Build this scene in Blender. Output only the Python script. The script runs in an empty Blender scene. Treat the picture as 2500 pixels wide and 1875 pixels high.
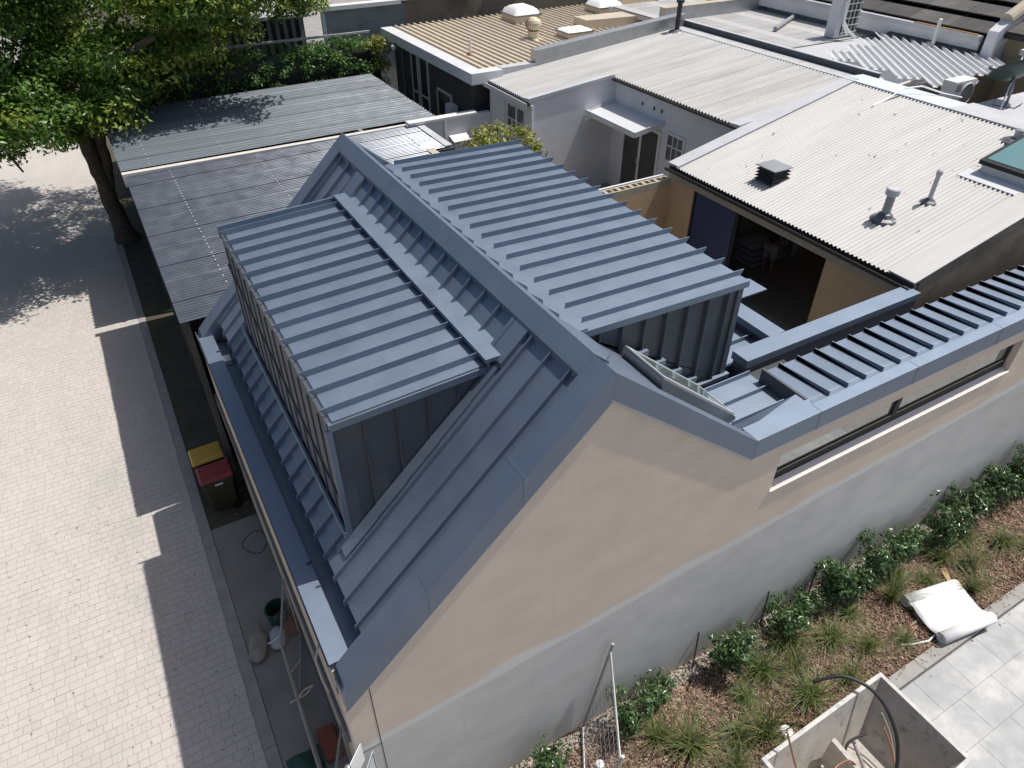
import bpy, bmesh, math, random
from mathutils import Vector, Matrix
R = math.radians
rnd = random.Random(7)
S = bpy.context.scene
COL = S.collection

# ------------------------------------------------------------------ camera
yaw, pitch, roll = R(30.0), R(37.95), R(-0.2)
fw = Vector((math.sin(yaw)*math.cos(pitch), math.cos(yaw)*math.cos(pitch), -math.sin(pitch)))
rt = Vector((math.cos(yaw), -math.sin(yaw), 0)); dn = fw.cross(rt)
r2 = rt*math.cos(roll) + dn*math.sin(roll); d2 = -rt*math.sin(roll) + dn*math.cos(roll)
cd = bpy.data.cameras.new('camera'); cam = bpy.data.objects.new('camera', cd); COL.objects.link(cam)
M = Matrix.Identity(4)
for i in range(3):
    M[i][0] = r2[i]; M[i][1] = -d2[i]; M[i][2] = -fw[i]
M[2][3] = 12.0
cam.matrix_world = M
cd.sensor_width = 36; cd.lens = 36*1728/2500; cd.clip_end = 500; cd.clip_start = 0.1
S.camera = cam
# ------------------------------------------------------------------ sky + sun
SUN = Vector((0.46, -0.060, 1.0)).normalized()          # towards the sun
w = bpy.data.worlds.new('World'); S.world = w; w.use_nodes = True
nt = w.node_tree; sky = nt.nodes.new('ShaderNodeTexSky'); sky.sky_type = 'NISHITA'; sky.sun_disc = False
sky.sun_elevation = math.asin(SUN.z); sky.sun_rotation = math.atan2(SUN.x, SUN.y)
bg = nt.nodes['Background']; nt.links.new(sky.outputs[0], bg.inputs[0]); bg.inputs[1].default_value = 0.088; sky.dust_density = 3.0
ld = bpy.data.lights.new('sun', 'SUN'); ld.energy = 4.2; ld.angle = R(0.5); ld.color = (1, 0.96, 0.9)
lo = bpy.data.objects.new('sun', ld); COL.objects.link(lo); lo.location = (8, -2, 30)
lo.rotation_euler = (-SUN).to_track_quat('-Z', 'Y').to_euler()
vs = S.view_settings; vs.view_transform = 'Standard'; vs.look = 'None'; vs.exposure = 0.0; vs.gamma = 1.0; vs.use_curve_mapping = False

# ------------------------------------------------------------------ materials
MATS = {}
def mat(name, col, rough=0.7, col2=None, scale=3.0, detail=6, bump=0.0, bscale=40.0, metal=0.0, spec=0.5,
        island=0.0, stretch=None, contrast=(0.35, 0.65), trans=0.0, alpha=None, stain=None, rvar=0.0):
    m = bpy.data.materials.new(name); m.use_nodes = True; t = m.node_tree; N = t.nodes; Lk = t.links
    b = N['Principled BSDF']; b.inputs['Roughness'].default_value = rough; b.inputs['Metallic'].default_value = metal
    b.inputs['Specular IOR Level'].default_value = spec
    c = (*col, 1); b.inputs['Base Color'].default_value = c
    tc = N.new('ShaderNodeNewGeometry'); pos = tc.outputs['Position']
    if stretch:
        mp = N.new('ShaderNodeMapping'); mp.inputs['Scale'].default_value = stretch; Lk.new(pos, mp.inputs[0]); pos = mp.outputs[0]
    out = None
    if col2:
        n = N.new('ShaderNodeTexNoise'); n.inputs['Scale'].default_value = scale; n.inputs['Detail'].default_value = detail
        n.inputs['Roughness'].default_value = 0.62
        Lk.new(pos, n.inputs['Vector'])
        r = N.new('ShaderNodeValToRGB'); r.color_ramp.elements[0].position = contrast[0]; r.color_ramp.elements[1].position = contrast[1]
        r.color_ramp.elements[0].color = c; r.color_ramp.elements[1].color = (*col2, 1)
        Lk.new(n.outputs[0], r.inputs[0]); out = r.outputs[0]
    if stain:                                   # (colour, scale, low, high): patches of dirt with their own shape
        n = N.new('ShaderNodeTexNoise'); n.inputs['Scale'].default_value = stain[1]; n.inputs['Detail'].default_value = 8
        n.inputs['Roughness'].default_value = 0.7; Lk.new(pos, n.inputs['Vector'])
        r = N.new('ShaderNodeMapRange'); r.inputs[1].default_value = stain[2]; r.inputs[2].default_value = stain[3]; Lk.new(n.outputs[0], r.inputs[0])
        mx = N.new('ShaderNodeMix'); mx.data_type = 'RGBA'; Lk.new(r.outputs[0], mx.inputs[0])
        if out: Lk.new(out, mx.inputs[6])
        else: mx.inputs[6].default_value = c
        mx.inputs[7].default_value = (*stain[0], 1); out = mx.outputs[2]
    if island:
        hs = N.new('ShaderNodeHueSaturation'); mr = N.new('ShaderNodeMapRange')
        mr.inputs[3].default_value = 1-island; mr.inputs[4].default_value = 1+island
        oi = N.new('ShaderNodeObjectInfo'); ad = N.new('ShaderNodeMath'); ad.operation = 'ADD'; fr = N.new('ShaderNodeMath'); fr.operation = 'FRACT'
        Lk.new(tc.outputs['Random Per Island'], ad.inputs[0]); Lk.new(oi.outputs['Random'], ad.inputs[1]); Lk.new(ad.outputs[0], fr.inputs[0])
        Lk.new(fr.outputs[0], mr.inputs[0]); Lk.new(mr.outputs[0], hs.inputs['Value'])
        if out: Lk.new(out, hs.inputs['Color'])
        else: hs.inputs['Color'].default_value = c
        out = hs.outputs[0]
    if out: Lk.new(out, b.inputs['Base Color'])
    if bump:
        n = N.new('ShaderNodeTexNoise'); n.inputs['Scale'].default_value = bscale; n.inputs['Detail'].default_value = 5
        Lk.new(tc.outputs['Position'], n.inputs['Vector'])
        bp = N.new('ShaderNodeBump'); bp.inputs['Strength'].default_value = 1.0; bp.inputs['Distance'].default_value = bump
        Lk.new(n.outputs[0], bp.inputs['Height']); Lk.new(bp.outputs[0], b.inputs['Normal'])
    if rvar:
        n = N.new('ShaderNodeTexNoise'); n.inputs['Scale'].default_value = 2.6; n.inputs['Detail'].default_value = 7; Lk.new(tc.outputs['Position'], n.inputs['Vector'])
        r = N.new('ShaderNodeMapRange'); r.inputs[1].default_value = 0.3; r.inputs[2].default_value = 0.7; r.inputs[3].default_value = rough-rvar; r.inputs[4].default_value = rough+rvar
        Lk.new(n.outputs[0], r.inputs[0]); Lk.new(r.outputs[0], b.inputs['Roughness'])
    if trans:
        tr = N.new('ShaderNodeBsdfTranslucent'); mx = N.new('ShaderNodeMixShader'); mx.inputs[0].default_value = trans
        if out: Lk.new(out, tr.inputs[0])
        else: tr.inputs[0].default_value = c
        o = N['Material Output']; Lk.new(b.outputs[0], mx.inputs[1]); Lk.new(tr.outputs[0], mx.inputs[2]); Lk.new(mx.outputs[0], o.inputs[0])
    if alpha is not None: b.inputs['Alpha'].default_value = alpha
    MATS[name] = m
    return m
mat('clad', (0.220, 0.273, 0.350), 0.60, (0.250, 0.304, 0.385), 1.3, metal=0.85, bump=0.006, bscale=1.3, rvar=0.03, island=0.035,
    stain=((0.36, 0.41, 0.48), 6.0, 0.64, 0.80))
mat('clad_shaded', (0.095, 0.107, 0.127), 0.62, (0.113, 0.125, 0.145), 1.5, metal=0.35, bump=0.002, bscale=1.6, rvar=0.06, stain=((0.17, 0.18, 0.19), 7.0, 0.68, 0.82))  # darker copy of clad, mostly for upright faces; their shade is in this colour
mat('clad_dark', (0.045, 0.050, 0.058), 0.55, (0.06, 0.065, 0.07), 2.0)
mat('cream', (0.52, 0.46, 0.36), 0.85, (0.46, 0.40, 0.31), 2.0, bump=0.002, bscale=60)
mat('beige_in', (0.70, 0.50, 0.29), 0.85, (0.63, 0.45, 0.265), 1.5, bump=0.002, bscale=50)
mat('joint', (0.10, 0.085, 0.07), 0.9)
mat('sill', (0.78, 0.74, 0.72), 0.5)
mat('frame_dark', (0.028, 0.029, 0.031), 0.6, spec=0.25)
mat('frame_grey', (0.20, 0.21, 0.22), 0.4, metal=0.4)
mat('white', (0.78, 0.78, 0.78), 0.5, (0.70, 0.70, 0.70), 2.0)
mat('white_wall', (0.74, 0.75, 0.77), 0.8, (0.66, 0.67, 0.70), 1.2, bump=0.004, bscale=30, stain=((0.5, 0.5, 0.5), 2.0, 0.62, 0.85))
mat('white_metal', (0.74, 0.75, 0.77), 0.4, (0.64, 0.65, 0.67), 1.0)
mat('roof_white', (0.565, 0.556, 0.542), 0.55, (0.50, 0.49, 0.474), 1.2, stretch=(0.35, 3.0, 1.0), stain=((0.52, 0.50, 0.47), 3.0, 0.66, 0.86))
mat('roof_old', (0.51, 0.508, 0.50), 0.6, (0.33, 0.328, 0.32), 0.9, stretch=(0.3, 2.6, 1.0), contrast=(0.3, 0.75), stain=((0.42, 0.40, 0.38), 2.2, 0.6, 0.85))
mat('flash_grey', (0.50, 0.51, 0.53), 0.45, (0.58, 0.59, 0.61), 1.5, bump=0.003, bscale=2.0)
mat('flash_blue', (0.62, 0.69, 0.75), 0.45, (0.70, 0.75, 0.80), 1.5)
mat('galv', (0.40, 0.41, 0.42), 0.38, (0.48, 0.49, 0.50), 2.5, metal=0.5, stain=((0.25, 0.24, 0.23), 3.0, 0.65, 0.85))
mat('cream_roof', (0.62, 0.54, 0.43), 0.5, (0.55, 0.475, 0.375), 1.2, stain=((0.45, 0.36, 0.26), 2.5, 0.62, 0.85))
mat('cream_pipe', (0.72, 0.63, 0.46), 0.5)
mat('gutter_dark', (0.05, 0.045, 0.042), 0.5)
mat('interior', (0.52, 0.48, 0.43), 0.9)
mat('interior_floor', (0.42, 0.37, 0.32), 0.8, (0.36, 0.32, 0.28), 2)
mat('interior_rug', (0.32, 0.25, 0.18), 0.9)
mat('blue_panel', (0.035, 0.055, 0.14), 0.5)
mat('blue_tape', (0.04, 0.07, 0.13), 0.6)
mat('concrete', (0.34, 0.33, 0.315), 0.9, (0.27, 0.26, 0.25), 1.5, bump=0.003, bscale=60)
mat('kerb', (0.37, 0.355, 0.34), 0.9, (0.30, 0.29, 0.275), 3.0, bump=0.003, bscale=50)
mat('apron', (0.30, 0.275, 0.25), 0.9, (0.24, 0.22, 0.20), 1.2, bump=0.003, bscale=40)
mat('verge', (0.10, 0.085, 0.06), 0.95, (0.065, 0.06, 0.04), 2.0, bump=0.02, bscale=18)
mat('paver', (0.55, 0.51, 0.475), 0.85, (0.50, 0.465, 0.432), 0.8, bump=0.002, bscale=80, island=0.035, stretch=(1.0, 0.35, 1.0), stain=((0.45, 0.425, 0.395), 0.7, 0.5, 0.75))
mat('sand_joint', (0.30, 0.275, 0.25), 0.95, (0.25, 0.23, 0.21), 30)
mat('joint_pale', (0.50, 0.465, 0.43), 0.95, (0.36, 0.335, 0.31), 9)
mat('far_ground', (0.34, 0.32, 0.30), 0.9, (0.28, 0.265, 0.25), 4.0, bump=0.004, bscale=60)
mat('terrace', (0.44, 0.45, 0.455), 0.8, (0.36, 0.37, 0.38), 2.0, bump=0.002, bscale=50, island=0.03, stain=((0.60, 0.59, 0.57), 1.1, 0.46, 0.70))
mat('soil', (0.075, 0.046, 0.033), 0.95, (0.12, 0.078, 0.056), 14.0, bump=0.02, bscale=30)
mat('mulch', (0.155, 0.085, 0.058), 0.9, (0.34, 0.24, 0.18), 7.0, island=0.6)
mat('straw', (0.42, 0.33, 0.19), 0.9, (0.30, 0.23, 0.13), 5.0, island=0.4)
mat('pebble', (0.52, 0.47, 0.41), 0.85, (0.33, 0.28, 0.23), 6.0, island=0.45)
mat('leaf', (0.075, 0.165, 0.024), 0.36, (0.12, 0.225, 0.034), 1.1, island=0.45, trans=0.28)
mat('leaf_yellow_green', (0.20, 0.28, 0.04), 0.36, (0.27, 0.34, 0.065), 1.3, island=0.4, trans=0.3)  # lighter yellow-green tone, mixed in more on the right of the crown
mat('leaf_shrub', (0.038, 0.088, 0.026), 0.30, (0.085, 0.15, 0.05), 5.0, island=0.5, trans=0.22)
mat('leaf_hedge', (0.06, 0.15, 0.03), 0.4, (0.095, 0.19, 0.038), 2.0, island=0.5, trans=0.2)
mat('leaf_lime', (0.24, 0.30, 0.05), 0.4, (0.32, 0.30, 0.07), 3.0, island=0.4, trans=0.3)
mat('blade', (0.075, 0.145, 0.03), 0.5, (0.20, 0.20, 0.075), 4.0, island=0.45, trans=0.2)
mat('bark', (0.10, 0.085, 0.065), 0.95, (0.065, 0.055, 0.042), 6.0, bump=0.03, bscale=12)
mat('stem', (0.12, 0.085, 0.05), 0.9)
mat('poly_roof', (0.100, 0.118, 0.150), 0.30, (0.072, 0.088, 0.116), 0.7, spec=0.9, metal=0.35, rvar=0.08, stretch=(0.25, 1.6, 1.0), stain=((0.14, 0.145, 0.155), 0.7, 0.55, 0.8))
mat('zinc_roof', (0.120, 0.148, 0.175), 0.5, (0.09, 0.112, 0.135), 0.7, stretch=(0.25, 1.8, 1.0), metal=0.1, rvar=0.06)
mat('beam_white', (0.68, 0.65, 0.60), 0.6, (0.60, 0.57, 0.52), 2)
mat('screw', (0.75, 0.75, 0.73), 0.4)
mat('lid_yellow', (0.62, 0.38, 0.05), 0.5, (0.55, 0.33, 0.05), 4)
mat('lid_red', (0.30, 0.04, 0.055), 0.55, (0.25, 0.035, 0.045), 4)
mat('bin_body', (0.045, 0.042, 0.025), 0.5)
mat('bag', (0.34, 0.31, 0.26), 0.9, (0.26, 0.24, 0.2), 6, bump=0.01, bscale=25)
mat('bag_white', (0.5, 0.51, 0.52), 0.8, (0.42, 0.43, 0.44), 6, bump=0.01, bscale=25)
mat('green_drum', (0.02, 0.07, 0.05), 0.5)
mat('orange', (0.30, 0.085, 0.045), 0.7, (0.22, 0.07, 0.04), 5)
mat('steel', (0.52, 0.53, 0.54), 0.35, (0.42, 0.43, 0.44), 10, metal=0.8)
mat('steel_dull', (0.28, 0.275, 0.265), 0.6, (0.36, 0.35, 0.34), 8)
mat('rope', (0.55, 0.52, 0.45), 0.9)
mat('plastic_white', (0.85, 0.85, 0.85), 0.4)
mat('sheet_white', (0.86, 0.86, 0.86), 0.5, (0.82, 0.82, 0.82), 3, bump=0.01, bscale=6)
mat('skip_in', (0.52, 0.485, 0.44), 0.85, (0.40, 0.37, 0.33), 1.6, bump=0.004, bscale=20, stain=((0.14, 0.12, 0.10), 5.0, 0.56, 0.74))
mat('skip_rim', (0.62, 0.60, 0.57), 0.7, (0.48, 0.47, 0.46), 6.0, stain=((0.30, 0.34, 0.36), 9.0, 0.55, 0.68))
mat('hose', (0.025, 0.026, 0.028), 0.5)
mat('copper', (0.34, 0.17, 0.10), 0.55, metal=0.4)
mat('plaster', (0.70, 0.66, 0.60), 0.9, (0.56, 0.51, 0.45), 5, bump=0.02, bscale=9)
mat('timber', (0.60, 0.42, 0.23), 0.8, (0.5, 0.34, 0.18), 8)
mat('rust_red', (0.42, 0.10, 0.07), 0.7)
mat('pot_green', (0.015, 0.06, 0.04), 0.5)
mat('black_vent', (0.045, 0.043, 0.04), 0.7, (0.075, 0.07, 0.065), 4)
mat('black', (0.012, 0.012, 0.013), 0.5)
mat('lead', (0.14, 0.14, 0.155), 0.45, metal=0.3, bump=0.012, bscale=14)
mat('pvc_grey', (0.30, 0.31, 0.33), 0.5)
mat('tile_black', (0.055, 0.052, 0.05), 0.75, (0.10, 0.095, 0.09), 1.5, island=0.3)
mat('tan_wall', (0.40, 0.33, 0.22), 0.9, (0.34, 0.27, 0.18), 1.2, bump=0.003, bscale=30, stain=((0.25, 0.2, 0.13), 1.5, 0.6, 0.8))
mat('brown_wall', (0.30, 0.25, 0.19), 0.9, (0.20, 0.165, 0.12), 0.8, stain=((0.10, 0.08, 0.05), 0.8, 0.52, 0.75))
mat('grey_wall', (0.18, 0.18, 0.18), 0.8, (0.15, 0.15, 0.15), 1.5)
mat('shed_wall', (0.28, 0.31, 0.32), 0.6, (0.22, 0.24, 0.25), 2, stain=((0.12, 0.13, 0.12), 1.5, 0.55, 0.8))
mat('dark_wall', (0.10, 0.095, 0.09), 0.85, (0.075, 0.07, 0.068), 2)
mat('coil', (0.06, 0.075, 0.07), 0.6)
mat('duct', (0.45, 0.46, 0.47), 0.3, metal=0.8, bump=0.01, bscale=12)
mat('dish', (0.05, 0.075, 0.07), 0.5)
mat('skin', (0.32, 0.19, 0.13), 0.6)
mat('shirt', (0.03, 0.03, 0.035), 0.8); mat('shorts', (0.42, 0.40, 0.37), 0.85); mat('hair', (0.02, 0.014, 0.01), 0.7)
mat('logo_red', (0.6, 0.02, 0.05), 0.5)
mat('leaf_litter', (0.22, 0.13, 0.06), 0.9, island=0.4)
mat('debris', (0.20, 0.14, 0.11), 0.9, island=0.5)
mat('sign_ink', (0.02, 0.025, 0.035), 0.6)
mat('sign_blue', (0.60, 0.66, 0.70), 0.3, metal=0.2)

def glass(name, col, rough=0.03, spec=1.0, alpha=1.0):
    m = bpy.data.materials.new(name); m.use_nodes = True; b = m.node_tree.nodes['Principled BSDF']
    b.inputs['Base Color'].default_value = (*col, 1); b.inputs['Roughness'].default_value = rough
    b.inputs['Specular IOR Level'].default_value = spec; b.inputs['IOR'].default_value = 1.6
    b.inputs['Alpha'].default_value = alpha; MATS[name] = m
glass('glass_dark', (0.42, 0.43, 0.41), 0.02, 1.0); MATS['glass_dark'].node_tree.nodes['Principled BSDF'].inputs['Metallic'].default_value = 0.75
glass('glass_sky', (0.16, 0.20, 0.19), 0.04, 1.0)
glass('glass_teal', (0.13, 0.26, 0.27), 0.06, 0.8)
glass('glass_shade', (0.055, 0.06, 0.063), 0.12, 0.6)
def poly_clear():
    m = bpy.data.materials.new('polycarb'); m.use_nodes = True; t = m.node_tree; b = t.nodes['Principled BSDF']
    b.inputs['Base Color'].default_value = (0.84, 0.85, 0.86, 1); b.inputs['Roughness'].default_value = 0.2
    tr = t.nodes.new('ShaderNodeBsdfTransparent'); tr.inputs[0].default_value = (0.85, 0.88, 0.9, 1)
    mx = t.nodes.new('ShaderNodeMixShader'); mx.inputs[0].default_value = 0.25
    t.links.new(b.outputs[0], mx.inputs[1]); t.links.new(tr.outputs[0], mx.inputs[2]); t.links.new(mx.outputs[0], t.nodes['Material Output'].inputs[0])
    MATS['polycarb'] = m
poly_clear()
def render_wall():
    """two-coat wall: warm upper coat, grey lower coat, pale feathered edge between them"""
    m = bpy.data.materials.new('render'); m.use_nodes = True; t = m.node_tree; N = t.nodes; Lk = t.links; b = N['Principled BSDF']
    b.inputs['Roughness'].default_value = 0.9; b.inputs['Specular IOR Level'].default_value = 0.2
    g = N.new('ShaderNodeNewGeometry'); sp = N.new('ShaderNodeSeparateXYZ'); Lk.new(g.outputs['Position'], sp.inputs[0])
    def noise(sc, det=5, st=None):
        n = N.new('ShaderNodeTexNoise'); n.inputs['Scale'].default_value = sc; n.inputs['Detail'].default_value = det
        if st:
            mp = N.new('ShaderNodeMapping'); mp.inputs['Scale'].default_value = st; Lk.new(g.outputs['Position'], mp.inputs[0]); Lk.new(mp.outputs[0], n.inputs['Vector'])
        else: Lk.new(g.outputs['Position'], n.inputs['Vector'])
        return n.outputs[0]
    def math_(op, a, c):
        x = N.new('ShaderNodeMath'); x.operation = op
        for i, v in enumerate((a, c)):
            if isinstance(v, (int, float)): x.inputs[i].default_value = v
            else: Lk.new(v, x.inputs[i])
        return x.outputs[0]
    def ramp(v, a, c):
        x = N.new('ShaderNodeMapRange'); x.inputs[1].default_value = a; x.inputs[2].default_value = c; Lk.new(v, x.inputs[0]); return x.outputs[0]
    def mix(f, A, Bc):
        x = N.new('ShaderNodeMix'); x.data_type = 'RGBA'; Lk.new(f, x.inputs[0])
        for i, v in ((6, A), (7, Bc)):
            if isinstance(v, tuple): x.inputs[i].default_value = (*v, 1)
            else: Lk.new(v, x.inputs[i])
        return x.outputs[2]
    zz = math_('SUBTRACT', sp.outputs[2], math_('MULTIPLY', sp.outputs[0], 0.035))        # edge climbs a little to the right
    lo_ = math_('ADD', zz, math_('MULTIPLY', noise(0.9, 3), 0.16))
    hi_ = math_('ADD', zz, math_('MULTIPLY', noise(0.5, 4), 0.80))
    up = mix(ramp(noise(1.1, 7, (1, 1, 2.2)), 0.35, 0.7), (0.80, 0.68, 0.565), (0.71, 0.605, 0.505))
    lowc = mix(ramp(noise(1.6, 7, (1, 1, 1.5)), 0.35, 0.7), (0.68, 0.675, 0.65), (0.60, 0.598, 0.575))
    pale = (0.78, 0.775, 0.74)
    c = mix(ramp(lo_, 2.95, 2.99), lowc, pale)
    c = mix(ramp(hi_, 3.42, 3.50), c, up)
    # thin run-off streaks
    c = mix(math_('MULTIPLY', ramp(noise(2.0, 6, (7, 7, .35)), 0.62, 0.82), 0.18), c, (0.40, 0.37, 0.33))
    # darker, browner tone towards the foot, edge broken by noise
    c = mix(ramp(math_('ADD', sp.outputs[2], math_('MULTIPLY', noise(1.3, 6), 0.9)), 0.75, 0.35), c, (0.50, 0.46, 0.38))
    Lk.new(c, b.inputs['Base Color'])
    bp = N.new('ShaderNodeBump'); bp.inputs['Distance'].default_value = 0.0013; Lk.new(noise(45, 6), bp.inputs['Height'])
    bp2 = N.new('ShaderNodeBump'); bp2.inputs['Distance'].default_value = 0.003; Lk.new(noise(2.2, 3), bp2.inputs['Height']); Lk.new(bp.outputs[0], bp2.inputs['Normal'])
    Lk.new(bp2.outputs[0], b.inputs['Normal'])
    MATS['render'] = m
render_wall()

# ------------------------------------------------------------------ mesh helpers
class MB:
    def __init__(s): s.v = []; s.f = []
    def add(s, vs_, fs):
        n = len(s.v); s.v += [tuple(p) for p in vs_]; s.f += [tuple(n+i for i in q) for q in fs]; return s
    def hexa(s, p):      # 8 points: bottom 4 then top 4, same winding
        return s.add(p, [(3,2,1,0),(4,5,6,7),(0,1,5,4),(1,2,6,5),(2,3,7,6),(3,0,4,7)])
    def box(s, x0, x1, y0, y1, z0, z1):
        return s.hexa([(x0,y0,z0),(x1,y0,z0),(x1,y1,z0),(x0,y1,z0),(x0,y0,z1),(x1,y0,z1),(x1,y1,z1),(x0,y1,z1)])
    def slab(s, quad, th):   # quad of points (counter-clockwise from above), thickened downwards by vector / depth
        d = Vector((0,0,-th)) if isinstance(th, (int, float)) else Vector(th)
        q = [Vector(p) for p in quad]; n = len(q)
        pts = q + [p+d for p in q]
        fs = [tuple(range(n)), tuple(range(2*n-1, n-1, -1))] + [(i, i+n, (i+1)%n+n, (i+1)%n) for i in range(n)]
        return s.add(pts, fs)
    def tube(s, pts, r, seg=8, cap=True):
        pts = [Vector(p) for p in pts]; rs = r if isinstance(r, (list, tuple)) else [r]*len(pts)
        n0 = len(s.v); prev = None
        for i, p in enumerate(pts):
            t = (pts[min(i+1, len(pts)-1)] - pts[max(i-1, 0)]).normalized()
            a = prev if prev is not None else (Vector((0,0,1)) if abs(t.z) < 0.9 else Vector((1,0,0)))
            u = (a - t*a.dot(t)).normalized(); prev = u; v = t.cross(u)
            for k in range(seg):
                an = 2*math.pi*k/seg; s.v.append(tuple(p + (u*math.cos(an) + v*math.sin(an))*rs[i]))
        for i in range(len(pts)-1):
            for k in range(seg):
                a = n0+i*seg+k; b_ = n0+i*seg+(k+1)%seg; s.f.append((a, b_, b_+seg, a+seg))
        if cap:
            s.f.append(tuple(n0+k for k in range(seg-1, -1, -1))); s.f.append(tuple(n0+(len(pts)-1)*seg+k for k in range(seg)))
        return s
    def lathe(s, c, prof, seg=16):   # prof: [(r,z)...]
        n0 = len(s.v)
        for r_, z in prof:
            for k in range(seg):
                a = 2*math.pi*k/seg; s.v.append((c[0]+r_*math.cos(a), c[1]+r_*math.sin(a), c[2]+z))
        for i in range(len(prof)-1):
            for k in range(seg):
                a = n0+i*seg+k; b_ = n0+i*seg+(k+1)%seg; s.f.append((a, b_, b_+seg, a+seg))
        s.f.append(tuple(n0+k for k in range(seg-1,-1,-1))); s.f.append(tuple(n0+(len(prof)-1)*seg+k for k in range(seg)))
        return s
    def prism(s, poly, axis, a0, a1):  # poly in the two other axes (order x,y,z minus axis)
        def P(p, a):
            return {'x': (a, p[0], p[1]), 'y': (p[0], a, p[1]), 'z': (p[0], p[1], a)}[axis]
        n = len(poly); pts = [P(p, a0) for p in poly] + [P(p, a1) for p in poly]
        return s.add(pts, [tuple(range(n-1,-1,-1)), tuple(range(n, 2*n))] + [(i, (i+1)%n, (i+1)%n+n, i+n) for i in range(n)])
    def mesh(s, name, off=(0,0,0), smooth=False):
        me = bpy.data.meshes.new(name); o = Vector(off)
        me.from_pydata([Vector(p)-o for p in s.v], [], s.f); me.validate(); 
        bm = bmesh.new(); bm.from_mesh(me); bmesh.ops.recalc_face_normals(bm, faces=bm.faces); bm.to_mesh(me); bm.free()
        if smooth: me.polygons.foreach_set('use_smooth', [True]*len(me.polygons))
        return me
ROOT = {}
def props(o, label=None, cat=None, group=None, kind=None):
    if label: o['label'] = label
    if cat: o['category'] = cat
    if group: o['group'] = group
    if kind: o['kind'] = kind
    return o
def thing(name, loc, label, cat, group=None):
    o = bpy.data.objects.new(name, None); COL.objects.link(o); o.location = loc; o.empty_display_size = 0.2
    ROOT[o.name] = Vector(loc); return props(o, label, cat, group)
def part(name, mb, m, parent, smooth=False, label=None, kind=None):
    me = mb.mesh(name, ROOT[parent.name], smooth); me.materials.append(MATS[m])
    o = bpy.data.objects.new(name, me); COL.objects.link(o); o.parent = parent; ROOT[o.name] = ROOT[parent.name]
    return props(o, label, kind=kind)
def solo(name, mb, m, label=None, cat=None, group=None, kind=None, smooth=False):
    xs = [p[0] for p in mb.v]; ys = [p[1] for p in mb.v]; zs = [p[2] for p in mb.v]
    loc = Vector(((min(xs)+max(xs))/2, (min(ys)+max(ys))/2, min(zs)))
    me = mb.mesh(name, loc, smooth); me.materials.append(MATS[m])
    o = bpy.data.objects.new(name, me); COL.objects.link(o); o.location = loc; ROOT[o.name] = loc
    return props(o, label, cat, group, kind)
def copy_tree(o, parent=None):
    c = o.copy(); COL.objects.link(c); c.parent = parent
    for ch in list(o.children): copy_tree(ch, c)
    return c
def bevel(o, w_=0.01, seg=2):
    b = o.modifiers.new('bevel', 'BEVEL'); b.width = w_; b.segments = seg; b.limit_method = 'ANGLE'; b.angle_limit = R(40); return o
def corr(origin, u, v, L, W, pitch, amp, seg=6, trap=False):
    """corrugated sheet: ribs run along u, profile along v"""
    m = MB(); o = Vector(origin); u = Vector(u).normalized(); v = Vector(v).normalized(); n = u.cross(v)
    if n.z < 0: n = -n
    k = max(2, int(round(W/pitch*seg))); rows = []
    for e in (0, L):
        row = []
        for i in range(k+1):
            d = W*i/k
            if trap:
                ph = (d/pitch) % 1.0; h = amp if ph < 0.22 else (-amp if ph > 0.34 and ph < 0.88 else 0)
            else: h = amp*math.sin(2*math.pi*d/pitch)
            row.append(o + u*e + v*d + n*h)
        rows.append(row)
    m.v = [tuple(p) for r_ in rows for p in r_]
    m.f = [(i, i+1, i+k+2, i+k+1) for i in range(k)]
    return m
def ordinal(n):
    return ['first','second','third','fourth','fifth','sixth','seventh','eighth','ninth','tenth','eleventh','twelfth','thirteenth','fourteenth','fifteenth','sixteenth','seventeenth','eighteenth','nineteenth','twentieth'][n-1]

# ================================================================== GROUND
g = MB().box(-60, 80, -40, 140, -0.6, -0.16); solo('ground', g, 'far_ground', kind='structure')
lane = MB().box(-14, -0.79, 2.0, 60, -0.15, -0.010); lane = solo('lane', lane, 'joint_pale', kind='structure')
kerb = MB()
y = 2.0
while y < 60:
    kerb.box(-0.785, -0.585, y, y+2.39, -0.15, 0.012); y += 2.4
solo('kerb', kerb, 'kerb', kind='structure')
solo('verge', MB().box(-0.58, 0.40, 12.10, 60, -0.15, -0.004), 'verge', kind='structure')
solo('concrete_apron', MB().box(-0.575, 0.40, 2.0, 12.08, -0.15, 0.0), 'apron', kind='structure')
solo('raised_yard', MB().box(8.9, 60, 6.6, 80, -0.1, 2.60), 'concrete', kind='structure')
solo('back_yard', MB().box(0.42, 8.9, 13.0, 80, -0.1, 0.02), 'verge', kind='structure')
# pavers: 300 nearest as single pieces, the rest joined
pv = []
def hsh(): return rnd.random()
row = 0; y = 2.6
while y < 25.2:
    h = 0.158*(1+0.03*(hsh()-0.5)); x = -0.795 - 0.02*hsh()
    while x > -8.2:
        L = rnd.choice((0.13, 0.15, 0.165, 0.19, 0.21))*(1+0.08*(hsh()-0.5))
        pv.append((x-L+0.005, x, y, y+h-0.006, (hsh()-0.5)*0.004)); x -= L+0.003
    y += h; row += 1
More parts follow.
